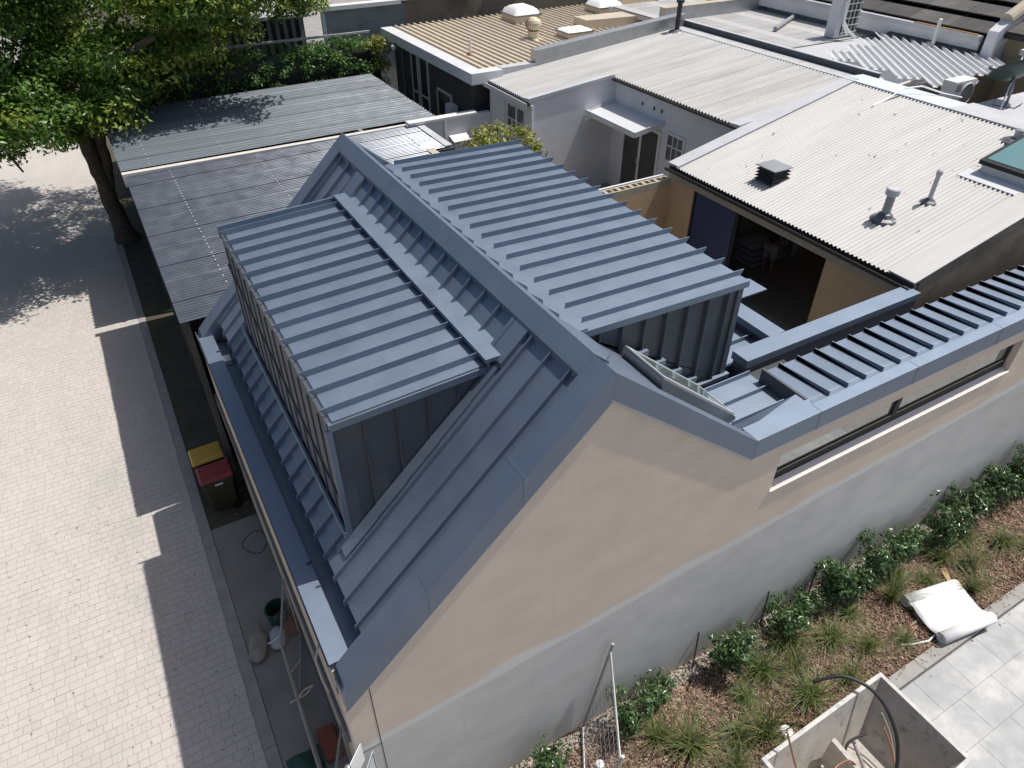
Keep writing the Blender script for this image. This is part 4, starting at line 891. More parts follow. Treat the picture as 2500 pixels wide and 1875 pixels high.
for k in range(8):
    o_ = Vector((19.3, 15.55, 6.62)) + de*k*.70/de.dot(dv_); L_ = min(7.0, (o_.y-11.75)/.774, (o_.x-19.75)/.633)
    if L_ < .6: continue
    part('roof_sheet', corr(o_, du, dv_, L_, .72, .24, .04, seg=14, trap=True), 'polycarb', lr)
part('batten', MB().tube([(19.4, 14.9, 6.50), (24.3, 16.2, 6.50)], .05, 6), 'beam_white', lr)
part('batten', MB().tube([(19.2, 12.4, 6.50), (21.2, 12.7, 6.50)], .05, 6), 'beam_white', lr)
bt_ = thing('tall_condenser', (23.0, 17.6, 6.4), 'tall white condenser unit with wire grille standing on the sheet roof', 'air conditioner')
part('casing', MB().box(22.7, 23.75, 17.4, 17.8, 6.45, 8.3), 'white_metal', bt_)
part('coil', MB().box(22.95, 23.70, 17.37, 17.399, 6.55, 8.2), 'coil', bt_)
for k in range(4): part('wire', MB().box(23.0+.2*k, 23.02+.2*k, 17.34, 17.365, 6.5, 8.25), 'white', bt_)
for k in range(8): part('wire', MB().box(22.9, 23.72, 17.32, 17.338, 6.6+.22*k, 6.62+.22*k), 'white', bt_)
part('pipes', MB().tube([(22.85,17.3,7.9),(22.82,17.25,7.0),(23.0,17.1,6.7),(23.3,17.0,6.5)], .04, 8), 'plastic_white', bt_)
part('pipes', MB().tube([(22.78,17.3,7.6),(22.76,17.2,6.9),(22.9,17.05,6.6)], .03, 8), 'plastic_white', bt_)
fr_ = thing('flat_grey_roof', (22, 8.5, 2.6), 'pale flat roof carrying the satellite dish', 'roof')
part('deck', MB().box(18.76, 28, 3.0, 10.35, 6.3, 6.52), 'flash_grey', fr_)
part('wall', MB().box(19, 24.5, 4.0, 10.2, 2.6, 6.29), 'tan_wall', fr_)
aw2 = thing('small_condenser', (19.9, 10.9, 6.3), 'white condenser unit with round fan and red badge on its casing', 'air conditioner')
part('casing', MB().box(19.45, 20.3, 10.85, 11.22, 6.25, 6.95), 'white', aw2)
part('fan_ring', MB().tube([(20.02+.27*math.cos(k*math.pi/12), 10.84, 6.6+.27*math.sin(k*math.pi/12)) for k in range(25)], .012, 6), 'white', aw2)
part('fan', MB().prism([(20.02+.25*math.cos(k*math.pi/8), 6.6+.25*math.sin(k*math.pi/8)) for k in range(16)], 'y', 10.838, 10.849), 'grey_wall', aw2)
part('badge', MB().prism([(20.25+.03*math.cos(k*math.pi/6), 6.36+.03*math.sin(k*math.pi/6)) for k in range(12)], 'y', 10.84, 10.849), 'logo_red', aw2)
part('vent_grille', MB().box(19.5, 19.72, 10.84, 10.849, 6.7, 6.9), 'frame_grey', aw2)
part('bracket', MB().box(19.4, 20.4, 10.88, 11.2, 6.15, 6.249), 'tan_wall', aw2)
dh = thing('satellite_dish', (20.25,9.9,6.52), 'dark green satellite dish on a bent grey mast at the right edge', 'satellite dish')
m = MB(); cD = Vector((20.35,10.0,7.15)); nD = Vector((.25, .55, .80)).normalized(); uD = nD.cross(Vector((0,0,1))).normalized(); vD = nD.cross(uD)
for j in range(5):
    for k in range(20):
        r_ = .62*j/4; a = 2*math.pi*k/20; m.v.append(tuple(cD + uD*r_*math.cos(a)*.85 + vD*r_*math.sin(a) + nD*(.22*(j/4)**2)))
m.f = [(j*20+k, j*20+(k+1)%20, (j+1)*20+(k+1)%20, (j+1)*20+k) for j in range(4) for k in range(20)]
o = part('reflector', m, 'dish', dh, smooth=True); sol = o.modifiers.new('solid', 'SOLIDIFY'); sol.thickness = .015
part('mast', MB().tube([(20.3,9.9,6.5),(20.27,9.9,6.95),(20.35,10.0,7.12)], .035, 8), 'pvc_grey', dh)
part('feed_arm', MB().tube([(20.35,10.0,7.1),(20.95,10.3,7.6)], .02, 6), 'white', dh); part('feed_horn', MB().box(20.88, 21.02, 10.24, 10.38, 7.55, 7.68), 'white', dh)
part('strut', MB().tube([(19.4,9.55,6.54),(20.0,9.85,7.1)], .022, 6), 'steel', dh)
part('cable', MB().tube([(20.3,9.95,7.2),(20.15,10.1,6.75),(19.85,10.0,6.56),(20.15,9.6,6.54),(20.65,9.7,6.56)], .012, 6), 'black', dh)
# tiled house at the top right
th = thing('tiled_house', (27.0, 16.0, 2.6), 'house with black tiled roof and white lined eaves at the top right', 'house')
def ztl(x): return 7.15+.42*(x-24.4)
part('wall', MB().box(24.7, 34, 13.05, 26, 2.6, 7.0), 'white_wall', th)
troof = part('roof', MB().slab([(24.35, 13.1, ztl(24.35)-.06), (33, 13.1, ztl(33)-.06), (33, 26, ztl(33)-.06), (24.35, 26, ztl(24.35)-.06)], .06), 'black', th)
for r_ in range(9):
    x0 = 24.35+.78*r_
    for k in range(9):
        y0 = 13.12+1.42*k; part('tile_course', MB().slab([(x0-.02, y0, ztl(x0)+.075), (x0+.64, y0, ztl(x0+.64)+.0), (x0+.64, y0+1.41, ztl(x0+.64)+.0), (x0-.02, y0+1.41, ztl(x0)+.075)], .035), 'tile_black', troof)
part('eave_gutter', MB().box(24.12, 24.34, 13.3, 26, 6.98, 7.12), 'flash_grey', th)
part('leaf_litter', MB().box(24.15, 24.31, 13.4, 15.6, 7.121, 7.14), 'leaf_litter', th)
part('fascia', MB().box(24.2, 24.3, 13.3, 26, 6.6, 6.97), 'white_wall', th)
part('awning_strip', MB().slab([(23.7, 13.2, 6.52), (24.2, 13.2, 6.72), (24.2, 16.4, 6.72), (23.7, 16.4, 6.52)], .03), 'clad_dark', th)
gp = thing('gable_parapet', (28, 12.85, 2.6), 'white and stone coloured sloping gable parapet between two tiled roofs', 'parapet')
part('wall', MB().prism([(24.0, 2.6), (33, 2.6), (33, ztl(33)+.45), (24.5, ztl(24.5)+.45), (24.0, 7.35)], 'y', 12.72, 13.04), 'white_wall', gp)
part('coping', MB().tube([(24.45, 12.88, ztl(24.5)+.42), (33, 12.88, ztl(33)+.42)], .20, 12), 'cream', gp)
t2 = thing('tan_house', (27.5, 10.5, 2.6), 'tan walled house with black tiled roof beside the satellite dish', 'house')
part('wall', MB().box(24.6, 34, 5.0, 12.71, 2.6, 7.2), 'tan_wall', t2)
part('eave_gutter', MB().box(24.3, 24.5, 5, 12.7, 7.2, 7.3), 'black', t2)
tr2 = part('roof', MB().slab([(24.35, 5, ztl(24.35)+.09), (33, 5, ztl(33)+.09), (33, 12.7, ztl(33)+.09), (24.35, 12.7, ztl(24.35)+.09)], .06), 'black', t2)
for r_ in range(6):
    x0 = 24.35+.78*r_
    for k in range(5):
        y0 = 5.6+1.42*k; part('tile_course', MB().slab([(x0-.02, y0, ztl(x0)+.225), (x0+.64, y0, ztl(x0+.64)+.15), (x0+.64, y0+1.41, ztl(x0+.64)+.15), (x0-.02, y0+1.41, ztl(x0)+.225)], .035), 'tile_black', tr2)
wd_ = part('window', MB().box(24.55, 24.598, 9.3, 10.6, 4.6, 6.1), 'gutter_dark', t2); part('pane', MB().box(24.53, 24.549, 9.4, 10.5, 4.7, 6.0), 'glass_shade', wd_)
part('air_brick', MB().box(24.57, 24.599, 11.6, 11.95, 6.5, 6.7), 'cream', t2)
dc = thing('foil_ducts', (24.0, 14.2, 6.0), 'pair of crinkled silver ducts bending down the white wall', 'duct')
part('duct', MB().tube([(24.25,14.9,6.55),(24.0,14.75,6.62),(23.85,14.5,6.35),(23.85,14.2,5.8),(23.85,14.0,5.3)], .13, 10), 'duct', dc, smooth=True)
part('duct', MB().tube([(24.25,14.35,6.5),(24.0,14.2,6.5),(23.9,14.05,6.1),(23.88,13.9,5.4)], .12, 10), 'duct', dc, smooth=True)
fp = thing('white_flue_pipe', (23.95, 14.6, 6.4), 'thin white vertical vent pipe in front of the black tiled roof', 'vent pipe')
part('pipe', MB().tube([(23.95,14.6,6.3),(23.95,14.6,7.35)], .06, 10), 'white', fp); part('cap', MB().lathe((23.95,14.6,7.35), [(.065,0),(.06,.05),(.02,.07)], 10), 'white', fp)
gl = thing('grey_lean_to', (22.8, 13.2, 5.6), 'dark grey sloping lean-to roof below the silver ducts', 'roof')
part('deck', MB().slab([(20.6, 11.5, 6.42), (24.1, 13.1, 6.42), (24.15, 16.9, 6.45), (24.0, 17.0, 6.45)], .08), 'galv', gl)

# ================================================================== GARDEN PLANTS
def make_shrub(seed):
    rr = random.Random(seed); m = MB(); st = MB()
    for i in range(13):
        a = rr.uniform(0, 6.28); r_ = rr.uniform(.05, .32); h = rr.uniform(.45, 1.0)
        top = Vector((r_*math.cos(a), r_*math.sin(a), h)); st.tube([(0,0,0), tuple(top*.5+Vector((0,0,.05))), tuple(top)], [.014,.010,.006], 5)
        for k in range(5):
            c = top*rr.uniform(.45, 1.05) + Vector((rr.gauss(0,.07), rr.gauss(0,.07), rr.gauss(0,.05)))
            for q in range(17):
                d = Vector((rr.gauss(0,1), rr.gauss(0,1), rr.gauss(0,1))).normalized()
                leaf_quad(m, c+d*rr.uniform(.02,.15), d*.8+Vector((0,0,.6)), rr.uniform(.024,.046), .5)
    return m, st
def proto(kind_mesh, m): me = bpy.data.meshes.new(kind_mesh[1]); me.from_pydata(kind_mesh[0].v, [], kind_mesh[0].f); me.materials.append(MATS[m]); return me
shrub_meshes = [(lambda q: (proto((q[0], 'foliage'), 'leaf_shrub'), proto((q[1], 'stems'), 'stem')))(make_shrub(s)) for s in (1, 2, 3, 4)]
SH = [(3.05, 4.05, .95), (4.65, 4.1, .95), (5.35, 4.22, .8), (6.75, 4.1, 1.05), (7.25, 4.2, .85), (8.3, 4.12, 1.0), (8.9, 4.2, .8), (9.55, 4.12, 1.15), (10.1, 4.05, .95), (10.75, 4.1, 1.1), (11.55, 4.1, .95), (12.1, 4.15, .8), (12.75, 4.05, .95), (13.5, 4.12, 1.1), (14.2, 4.08, 1.0), (14.9, 4.12, 1.1), (15.7, 4.1, 1.2)]
for i, (x, y_, s) in enumerate(SH):
    t = thing('shrub', (x, y_, 0), 'glossy green shrub against the grey wall, %s from the left' % ordinal(i+1), 'shrub', 'shrubs along the grey wall')
    a, b_ = shrub_meshes[i % 4]
    for nm, me in (('foliage', a), ('stems', b_)):
        o = bpy.data.objects.new(nm, me); COL.objects.link(o); o.parent = t
    s *= 1.12; t.scale = (s*rnd.uniform(.95, 1.2), s*rnd.uniform(.85, 1.05), s*rnd.uniform(.8, 1.05)); t.rotation_euler.z = rnd.uniform(0, 6.28)
def tuft_mesh(seed, n, ln, spread):
    rr = random.Random(seed); m = MB()
    for i in range(n):
        a = rr.uniform(0, 6.28); L = ln*rr.uniform(.55, 1.15); w_ = rr.uniform(.003, .006); tilt = rr.uniform(.15, spread); droop = rr.uniform(.2, 1.0)*spread
        base = Vector((rr.gauss(0,.035), rr.gauss(0,.035), 0)); pts = []
        d = Vector((math.cos(a), math.sin(a), 0)); p = base.copy(); an = tilt; side = Vector((-d.y, d.x, 0))
        for k in range(5):
            pts.append(p.copy()); p = p + (d*math.sin(an) + Vector((0,0,math.cos(an))))*L/4; an = min(an + droop*.45, 2.3)
        n0 = len(m.v)
        for k, q in enumerate(pts):
            ww = w_*(1-k/4.6); m.v += [tuple(q+side*ww), tuple(q-side*ww)]
        m.f += [(n0+2*k, n0+2*k+1, n0+2*k+3, n0+2*k+2) for k in range(4)]
    me = bpy.data.meshes.new('grass_tuft'); me.from_pydata(m.v, [], m.f); me.materials.append(MATS['blade']); return me
tufts = [tuft_mesh(11, 150, .48, .9), tuft_mesh(12, 190, .42, 1.15), tuft_mesh(13, 120, .62, .75), tuft_mesh(14, 170, .36, 1.2)]
GR = [(4.15, 3.15, 1.1), (5.0, 3.75, 1.0), (5.35, 3.35, 1.35), (5.75, 2.72, .9), (6.15, 3.05, 1.25), (6.75, 3.55, 1.0), (6.6, 2.85, 1.3), (7.35, 3.7, 1.2), (7.75, 2.95, 1.25), (7.95, 3.45, .9), (8.2, 3.9, 1.3), (8.65, 2.85, .85), (8.95, 3.55, 1.1), (9.45, 3.1, .95), (9.75, 3.75, 1.0), (10.15, 2.85, .8), (10.75, 3.6, 1.1), (11.2, 3.85, .9), (11.75, 3.5, .85), (12.35, 2.9, 1.0), (12.5, 3.7, 1.1), (12.95, 3.3, .95), (13.4, 3.75, 1.05), (14.0, 3.3, 1.0), (14.5, 2.9, .95)]
def scr_x(p):
    d = Vector((p[0], p[1], 0)) - Vector((0, 0, 12)); return 1250 + 1728*d.dot(r2)/d.dot(fw)
rows = {'row nearest the kerb': [], 'middle row of the bed': [], 'row nearest the shrubs': []}
for gq in GR: rows['row nearest the kerb' if gq[1] < 3.08 else ('middle row of the bed' if gq[1] < 3.6 else 'row nearest the shrubs')].append(gq)
for rn, lst in rows.items():
    for i, (x, y_, s) in enumerate(sorted(lst, key=scr_x)):
        o = bpy.data.objects.new('grass_tuft', tufts[(i*3+len(rn)) % 4]); COL.objects.link(o); o.location = (x, y_, .01); o.rotation_euler.z = rnd.uniform(0, 6.28); s *= 1.38; o.scale = (s, s, s*rnd.uniform(.8, 1.05))
        props(o, 'arching grass tuft, %s from left in the %s' % (ordinal(i+1), rn), 'grass', 'grass tufts in the mulch bed')
for i, (x, y_, lab) in enumerate(((6.35, 4.40, 'leftmost dark stake leaning on the grey wall'), (8.05, 4.42, 'middle dark stake leaning on the grey wall'), (9.35, 4.42, 'rightmost dark stake leaning on the grey wall'))):
    solo('stake', MB().tube([(x, y_, 0), (x+.06, 4.515, .95)], .014, 6), 'gutter_dark', lab, 'stake', 'stakes leaning on the wall')
# ---------------------------------------------------------------- things lying in the bed
rl = thing('sheet_roll', (11.4, 2.9, 0), 'white plastic sheet rolled at both ends lying over the garden kerb', 'plastic sheet')
def bil(u, v):     # u along the roll, v across, from the bed side to the kerb side
    a = Vector((10.82,3.34,0)).lerp(Vector((12.06,3.08,0)), u); b_ = Vector((10.70,2.55,0)).lerp(Vector((11.98,2.36,0)), u); return a.lerp(b_, v)
n = 14; m = MB()
for j in range(n+1):
    for i in range(9):
        p = bil(i/8, j/n); z = .17 + .05*math.sin(j/n*math.pi*2+.6) - .03*abs(j/n-.5) + .012*math.sin(i*1.7+j*.9); m.v.append((p.x, p.y, z))
m.f = [(j*9+i, j*9+i+1, (j+1)*9+i+1, (j+1)*9+i) for j in range(n) for i in range(8)]
o = part('sheet', m, 'sheet_white', rl, smooth=True); sm_ = o.modifiers.new('solid', 'SOLIDIFY'); sm_.thickness = .006
def roll(c0, c1, rad, parent):
    ax = (Vector(c1)-Vector(c0)).normalized(); u = ax.cross(Vector((0,0,1))).normalized(); v = Vector((0,0,1)); m = MB(); k = 64
    for e in (Vector(c0), Vector(c1)):
        for i in range(k):
            a = i/k*2*math.pi*3.6; r_ = rad*(1-.62*i/k); m.v.append(tuple(e + u*r_*math.cos(a) + v*r_*math.sin(a)))
    m.f = [(i, i+1, i+1+k, i+k) for i in range(k-1)]
    o = part('roll', m, 'sheet_white', parent, smooth=True); q = o.modifiers.new('solid', 'SOLIDIFY'); q.thickness = .008
roll((10.84,3.36,.14), (12.06,3.10,.14), .13, rl); roll((10.72,2.50,.14), (11.98,2.30,.14), .12, rl)
part('trailing_cord', MB().tube([(10.75,2.62,.06), (10.55,2.6,.05), (10.2,2.72,.04), (10.02,2.82,.05)], .018, 6), 'plastic_white', rl)
pt = thing('plant_pot', (12.75, 3.28, 0), 'dark green empty pot holding tangled twine beside the grass', 'pot')
m = MB(); m.lathe((12.75,3.28,0), [(.13,0),(.16,.10),(.165,.10),(.15,.02)], 20); m.f = m.f[:-2]; part('pot', m, 'pot_green', pt)
for k in range(7):
    a = k*.9; part('twine', MB().tube([(12.75+.11*math.cos(a+i*.8), 3.28+.11*math.sin(a+i*.8), .05+.02*math.sin(i+k)) for i in range(6)], .006, 5), 'green_drum', pt)
solo('timber_wedge', MB().prism([(12.05,3.18),(12.13,3.16),(12.38,3.50),(12.24,3.54)], 'z', .02, .05), 'timber', 'pale timber wedge lying on the mulch', 'timber')
solo('paper_scrap', MB().prism([(12.02,2.98),(12.10,3.02),(12.12,3.16),(12.0,3.14)], 'z', .20, .215), 'timber', 'torn brown scrap on the edge of the white sheet', 'scrap')
hm = thing('red_tool', (10.62, 3.0, .02), 'small red handled tool lying beside the sheet roll', 'tool')
part('handle', MB().tube([(10.50,2.86,.03),(10.58,3.08,.04)], .018, 6), 'rust_red', hm); part('shaft', MB().tube([(10.55,2.98,.04),(10.8,3.0,.05)], .012, 6), 'steel_dull', hm)
solo('white_rag', MB().lathe((6.95,2.72,.02), [(.13,0),(.10,.04),(.04,.05)], 7), 'plastic_white', 'crumpled white rag on the mulch behind the skip bin', 'rag')
solo('white_bag_scrap', MB().lathe((5.05,2.75,.02), [(.10,0),(.09,.05),(.03,.07)], 6), 'plastic_white', 'crumpled white scrap at the front edge of the mulch', 'rag')
solo('rusty_nail_scrap', MB().lathe((9.3,.62,-.10), [(.05,0),(.035,.02),(.01,.03)], 6), 'debris', 'brown scrap lying alone on the terrace tiles', 'scrap')
# ---------------------------------------------------------------- skip bin
sb = thing('skip_bin', (7.2, 1.55, -.10), 'dirty pale open skip bin holding hoses and copper pipe offcuts', 'skip bin')
ZT = 1.0; TOP = [(5.80,.78),(8.42,.86),(8.42,2.36),(5.80,2.33)]; BOT = [(6.35,1.1),(8.0,1.1),(8.0,2.05),(6.35,2.05)]
for i in range(4):
    a, b_ = TOP[i], TOP[(i+1)%4]; c, d = BOT[(i+1)%4], BOT[i]
    out = Vector(((b_[1]-a[1]), -(b_[0]-a[0]), 0)).normalized()*.03
    q = [Vector((a[0],a[1],ZT)), Vector((b_[0],b_[1],ZT)), Vector((c[0],c[1],-.05)), Vector((d[0],d[1],-.05))]
    part('side_panel', MB().slab([p for p in q], tuple(out)), 'skip_in', sb)
    dv = Vector((b_[0]-a[0], b_[1]-a[1], 0)).normalized()
    A0 = Vector((a[0],a[1],0)); B0 = Vector((b_[0],b_[1],0)); nn = out.normalized()*.065
    part('rim', MB().slab([A0-dv*(.06 if i%2 else -.002)+Vector((0,0,ZT+.02)), B0+dv*(.06 if i%2 else -.002)+Vector((0,0,ZT+.02)), B0+dv*(.06 if i%2 else -.002)+nn+Vector((0,0,ZT+.02)), A0-dv*(.06 if i%2 else -.002)+nn+Vector((0,0,ZT+.02))], .07), 'skip_rim', sb)
part('floor', MB().box(6.34, 8.01, 1.09, 2.06, -.09, -.045), 'skip_in', sb)
bx = MB(); bx.slab([(7.02,1.35,.72),(7.10,1.35,.72),(7.10,2.1,.78),(7.02,2.1,.78)], .7); part('divider', bx, 'skip_in', sb)
def hose(name, pts, r_, m, label, cat):
    P_ = [Vector(p) for p in pts]; sm = []
    for i in range(len(P_)-1):
        p0, p1, p2, p3 = P_[max(i-1,0)], P_[i], P_[i+1], P_[min(i+2, len(P_)-1)]
        for k in range(8):
            t = k/8; sm.append(.5*((2*p1)+(p2-p0)*t+(2*p0-5*p1+4*p2-p3)*t*t+(3*p1-p0-3*p2+p3)*t**3))
    sm.append(P_[-1]); solo(name, MB().tube(sm, r_, 8), m, label, cat, smooth=True)
hose('black_hose', [(7.35,2.85,1.05),(7.75,2.62,1.22),(8.0,2.15,1.15),(7.95,1.6,.75),(7.6,1.15,.1)], .030, 'hose', 'thick black hose arching out of the skip bin', 'hose')
hose('black_hose', [(7.62,1.9,.75),(7.25,1.95,.65),(7.0,1.65,.45),(7.1,1.25,.05)], .02, 'hose', 'thin black hose curling inside the skip bin', 'hose')
hose('dark_pipe', [(7.45,1.95,.55),(7.4,1.6,.3),(7.3,1.15,0)], .03, 'steel_dull', 'dark pipe leaning inside the skip bin beside the thin hose', 'pipe')
hose('copper_pipe', [(6.15,2.40,1.42),(6.12,2.0,.9),(6.1,1.4,.3)], .016, 'copper', 'straight copper pipe standing up out of the skip bin', 'pipe')
hose('copper_pipe', [(6.3,1.2,.6),(6.5,1.7,.9),(6.95,1.75,.85),(7.15,1.55,.6)], .016, 'copper', 'bent copper pipe hoop inside the skip bin', 'pipe')
hose('copper_pipe', [(6.55,1.25,.6),(6.75,1.6,.66),(7.05,1.5,.5),(7.3,1.2,.1)], .016, 'copper', 'lower bent copper pipe over the plaster waste in the skip bin', 'pipe')
hose('copper_pipe', [(8.02,1.85,.62),(7.95,1.55,.4),(7.75,1.15,.0)], .016, 'copper', 'copper pipe leaning on the shaded end of the skip bin', 'pipe')
hose('grey_wire', [(8.08,2.0,.78),(8.06,1.7,.5),(7.85,1.25,.05)], .013, 'steel_dull', 'thin grey wire leaning on the shaded end of the skip bin', 'wire')
m = MB()
for j in range(9):
    for i in range(9):
        x = 6.40+.075*i*1.15; y_ = 1.0+.11*j; d = math.hypot((x-6.75)/.42, (y_-1.35)/.5); m.v.append((x, y_, max(-.04, .62*(1-d*d)) + rnd.uniform(-.02,.02)))
m.f = [(j*9+i, j*9+i+1, (j+1)*9+i+1, (j+1)*9+i) for j in range(8) for i in range(8)]
solo('plaster_waste', m, 'plaster', 'heap of pale plaster waste in the skip bin', 'rubble', smooth=True)
# ---------------------------------------------------------------- temporary fence panel by the wall
fp_ = thing('mesh_fence', (3.9, 4.2, 0), 'galvanised mesh fence panel standing out from the gable wall', 'fence')
T0, T1, C0, C1 = Vector((4.34,4.44,2.34)), Vector((3.46,3.05,2.16)), Vector((3.99,4.48,.03)), Vector((3.10,3.08,.03))
T0b = Vector((4.315,4.445,2.16))
part('post', MB().tube([C0, T0], .024, 10), 'steel_dull', fp_); part('top_rail', MB().tube([T0b, T1], .021, 10), 'steel', fp_); part('bottom_rail', MB().tube([C0+Vector((0,0,.06)), C1+Vector((0,0,.06))], .021, 10), 'steel', fp_)
part('post', MB().tube([C1, T1+(T1-C1).normalized()*.15], .024, 10), 'steel', fp_)
wm = MB()
for k in range(1, 16):
    t = k/16; wm.tube([(C0+Vector((0,0,.06))).lerp(C1+Vector((0,0,.06)), t), T0b.lerp(T1, t)], .0035, 4, False)
for k in range(1, 9):
    t = k/9; wm.tube([(C0).lerp(T0b, t), C1.lerp(T1, t)], .0035, 4, False)
part('mesh_wires', wm, 'steel', fp_, kind='stuff')
bo = thing('steel_bollard', (3.55, 3.45, 0), 'pale capped steel post in front of the mesh fence panel', 'post')
part('tube', MB().lathe((3.47,3.42,0), [(.055,0),(.055,1.35)], 16), 'flash_grey', bo); part('cap', MB().lathe((3.47,3.42,1.35), [(.06,0),(.06,.03),(.02,.045)], 16), 'white_metal', bo)
part('clamp', MB().box(3.40, 3.60, 3.36, 3.41, .95, 1.05), 'steel_dull', bo)
# ---------------------------------------------------------------- lane side: bins, bags, fence
def wheelie(x, y_, lid, label):
    t = thing('wheelie_bin', (x, y_, 0), label, 'bin'); w0, d0, w1, d1 = .22, .24, .28, .34
    b = MB(); b.hexa([(x-d0,y_-w0,.06),(x+d0,y_-w0,.06),(x+d0,y_+w0,.06),(x-d0,y_+w0,.06),(x-d1,y_-w1,.98),(x+d1-.03,y_-w1,.98),(x+d1-.03,y_+w1,.98),(x-d1,y_+w1,.98)])
    bevel(part('body', b, 'bin_body', t), .03)
    l = MB(); l.hexa([(x-d1-.03,y_-w1-.02,.985),(x+d1,y_-w1-.02,.985),(x+d1,y_+w1+.02,.985),(x-d1-.03,y_+w1+.02,.985),(x-d1+.02,y_-w1+.03,1.05),(x+d1-.02,y_-w1+.03,1.07),(x+d1-.02,y_+w1-.03,1.07),(x-d1+.02,y_+w1-.03,1.05)])
    lo_ = part('lid', l, lid, t); bevel(lo_, .03)
    part('lid_panel', MB().box(x-.02, x+.20, y_-.16, y_+.16, 1.062, 1.078), lid, lo_); part('lid_slot', MB().box(x-d1+.06, x-d1+.20, y_-w1+.05, y_-w1+.08, 1.05, 1.06), lid, lo_)
    part('handle', MB().tube([(x+d1+.05, y_-.2, 1.0), (x+d1+.05, y_+.2, 1.0)], .018, 8), 'bin_body', t)
    for s in (-1, 1): part('wheel', MB().tube([(x+.24, y_+s*.23, .10), (x+.24, y_+s*.28, .10)], .10, 14), 'black', t)
    return t
wheelie(-0.16, 13.40, 'lid_yellow', 'dark wheelie bin with yellow lid standing on the verge')
rb = wheelie(-0.12, 12.72, 'lid_red', 'dark wheelie bin with red lid nearer the concrete apron')
part('label', MB().box(-.20, -.04, 12.425, 12.43, .86, .90), 'plastic_white', rb)
def sack(name, c, L, W, H, rz, m, label):
    mb = MB(); n1, n2 = 14, 12; ca, sa = math.cos(rz), math.sin(rz)
    for i in range(n1+1):
        u = i/n1; w_ = (math.sin(min(1, u*3.2)*math.pi/2)**.5)*(1 if u < .72 else max(.08, 1-(u-.72)*3.2)); 
        for k in range(n2):
            a = 2*math.pi*k/n2; lx = (u-.5)*L; ly = W/2*w_*math.cos(a)*(1+.06*math.sin(5*a+i)); lz = H/2*(1+w_*math.sin(a)*.98+.05*math.sin(3*a+i*.8))
            mb.v.append((c[0]+ca*lx-sa*ly, c[1]+sa*lx+ca*ly, c[2]+lz))
    mb.f = [(i*n2+k, i*n2+(k+1)%n2, (i+1)*n2+(k+1)%n2, (i+1)*n2+k) for i in range(n1) for k in range(n2)] + [tuple(range(n2)), tuple(n1*n2+k for k in range(n2))]
    t = thing(name, c, label, 'sack'); part('sack_body', mb, m, t, smooth=True); e = Vector((c[0]+ca*L*.5, c[1]+sa*L*.5, c[2]+H*.5))
    part('tied_neck', MB().tube([e-Vector((ca,sa,0))*.06, e+Vector((ca,sa,0))*.08, e+Vector((ca,sa,.4))*.16], [.03,.02,.035], 6), m, t)
sack('sandbag', (-.38, 8.72, 0), .75, .34, .20, R(75), 'bag', 'dusty brown sandbag lying by the apron edge')
sack('sandbag', (-.02, 8.72, 0), .55, .30, .17, R(80), 'bag_white', 'short pale sandbag under the mesh fence foot')
def lane_fence(p0, p1, h, label, mesh=True):
    a, b_ = Vector(p0), Vector(p1); t = thing('mesh_fence', ((a+b_)/2)[:2] + (0,) if False else tuple(((a+b_)/2).to_tuple()[:2])+(0,), label, 'fence', 'temporary fence panels by the lane')
    up = Vector((0,0,h)); part('top_rail', MB().tube([a+up, b_+up], .02, 8), 'steel_dull', t); part('bottom_rail', MB().tube([a+Vector((0,0,.12)), b_+Vector((0,0,.12))], .02, 8), 'steel_dull', t)
    for p in (a, b_): part('post', MB().tube([p+Vector((0,0,.05)), p+up*1.03], .021, 8), 'steel_dull', t)
    wm = MB(); n = int((b_-a).length/.075)
    for k in range(1, n): q = a.lerp(b_, k/n); wm.tube([q+Vector((0,0,.12)), q+up], .0025, 3, False)
    for k in range(1, 7): wm.tube([a+up*k/7, b_+up*k/7], .0025, 3, False)
    part('mesh_wires', wm, 'steel_dull', t, kind='stuff')
lane_fence((.36, 8.50, 0), (-.01, 7.32, 0), 1.8, 'mesh fence panel angled from the lane wall to the sandbags')
lane_fence((-.01, 7.28, 0), (-.08, 4.95, 0), 1.8, 'mesh fence panel running along the lane in front of the house')
lane_fence((-.02, 4.75, 0), (.38, 5.55, 0), 1.8, 'mesh fence panel closing the gap at the house corner')
for i, (p, lab) in enumerate((((.20, 6.35), 'orange plastic fence block nearest the house corner'), ((.22, 8.95), 'orange plastic fence block beside the lane wall'))):
    bevel(solo('orange_block', MB().box(p[0]-.15, p[0]+.15, p[1]-.30, p[1]+.30, 0, .13), 'orange', lab, 'fence block', 'orange fence blocks'), .05, 3)
solo('rope_tie', MB().tube([(-.05,6.3,1.80),(.10,6.45,1.7),(.22,6.42,1.75),(.10,6.35,1.72),(-.15,6.3,1.78)], .012, 5), 'rope', 'pale rope tied in a loop on the lane fence rail', 'rope')
solo('rope_tie', MB().tube([(0,7.9,1.2),(-.12,8.0,1.0),(-.2,8.15,.8)], .012, 5), 'rope', 'pale rope end hanging above the brown sandbag', 'rope')
solo('rope_tie', MB().tube([(-.03,7.0,1.4),(.12,7.25,1.2),(.2,7.4,1.05)], .012, 5), 'rope', 'pale rope strand hanging behind the lane fence mesh', 'rope')
solo('wire_hoop', MB().tube([(.16+.24*math.cos(k*.45), 11.0+.30*math.sin(k*.45), .30+.05*math.sin(k)) for k in range(14)], .012, 6), 'gutter_dark', 'dark wire hoop beside the lane wall', 'wire')
gd = thing('green_drum', (.20, 8.85, 0), 'dark green plastic tub behind the sandbags', 'tub')
m = MB(); m.lathe((.12, 9.12, 0), [(.18,0),(.21,.36),(.225,.36),(.225,.40),(.20,.40),(.17,.05)], 18); part('tub', m, 'green_drum', gd)
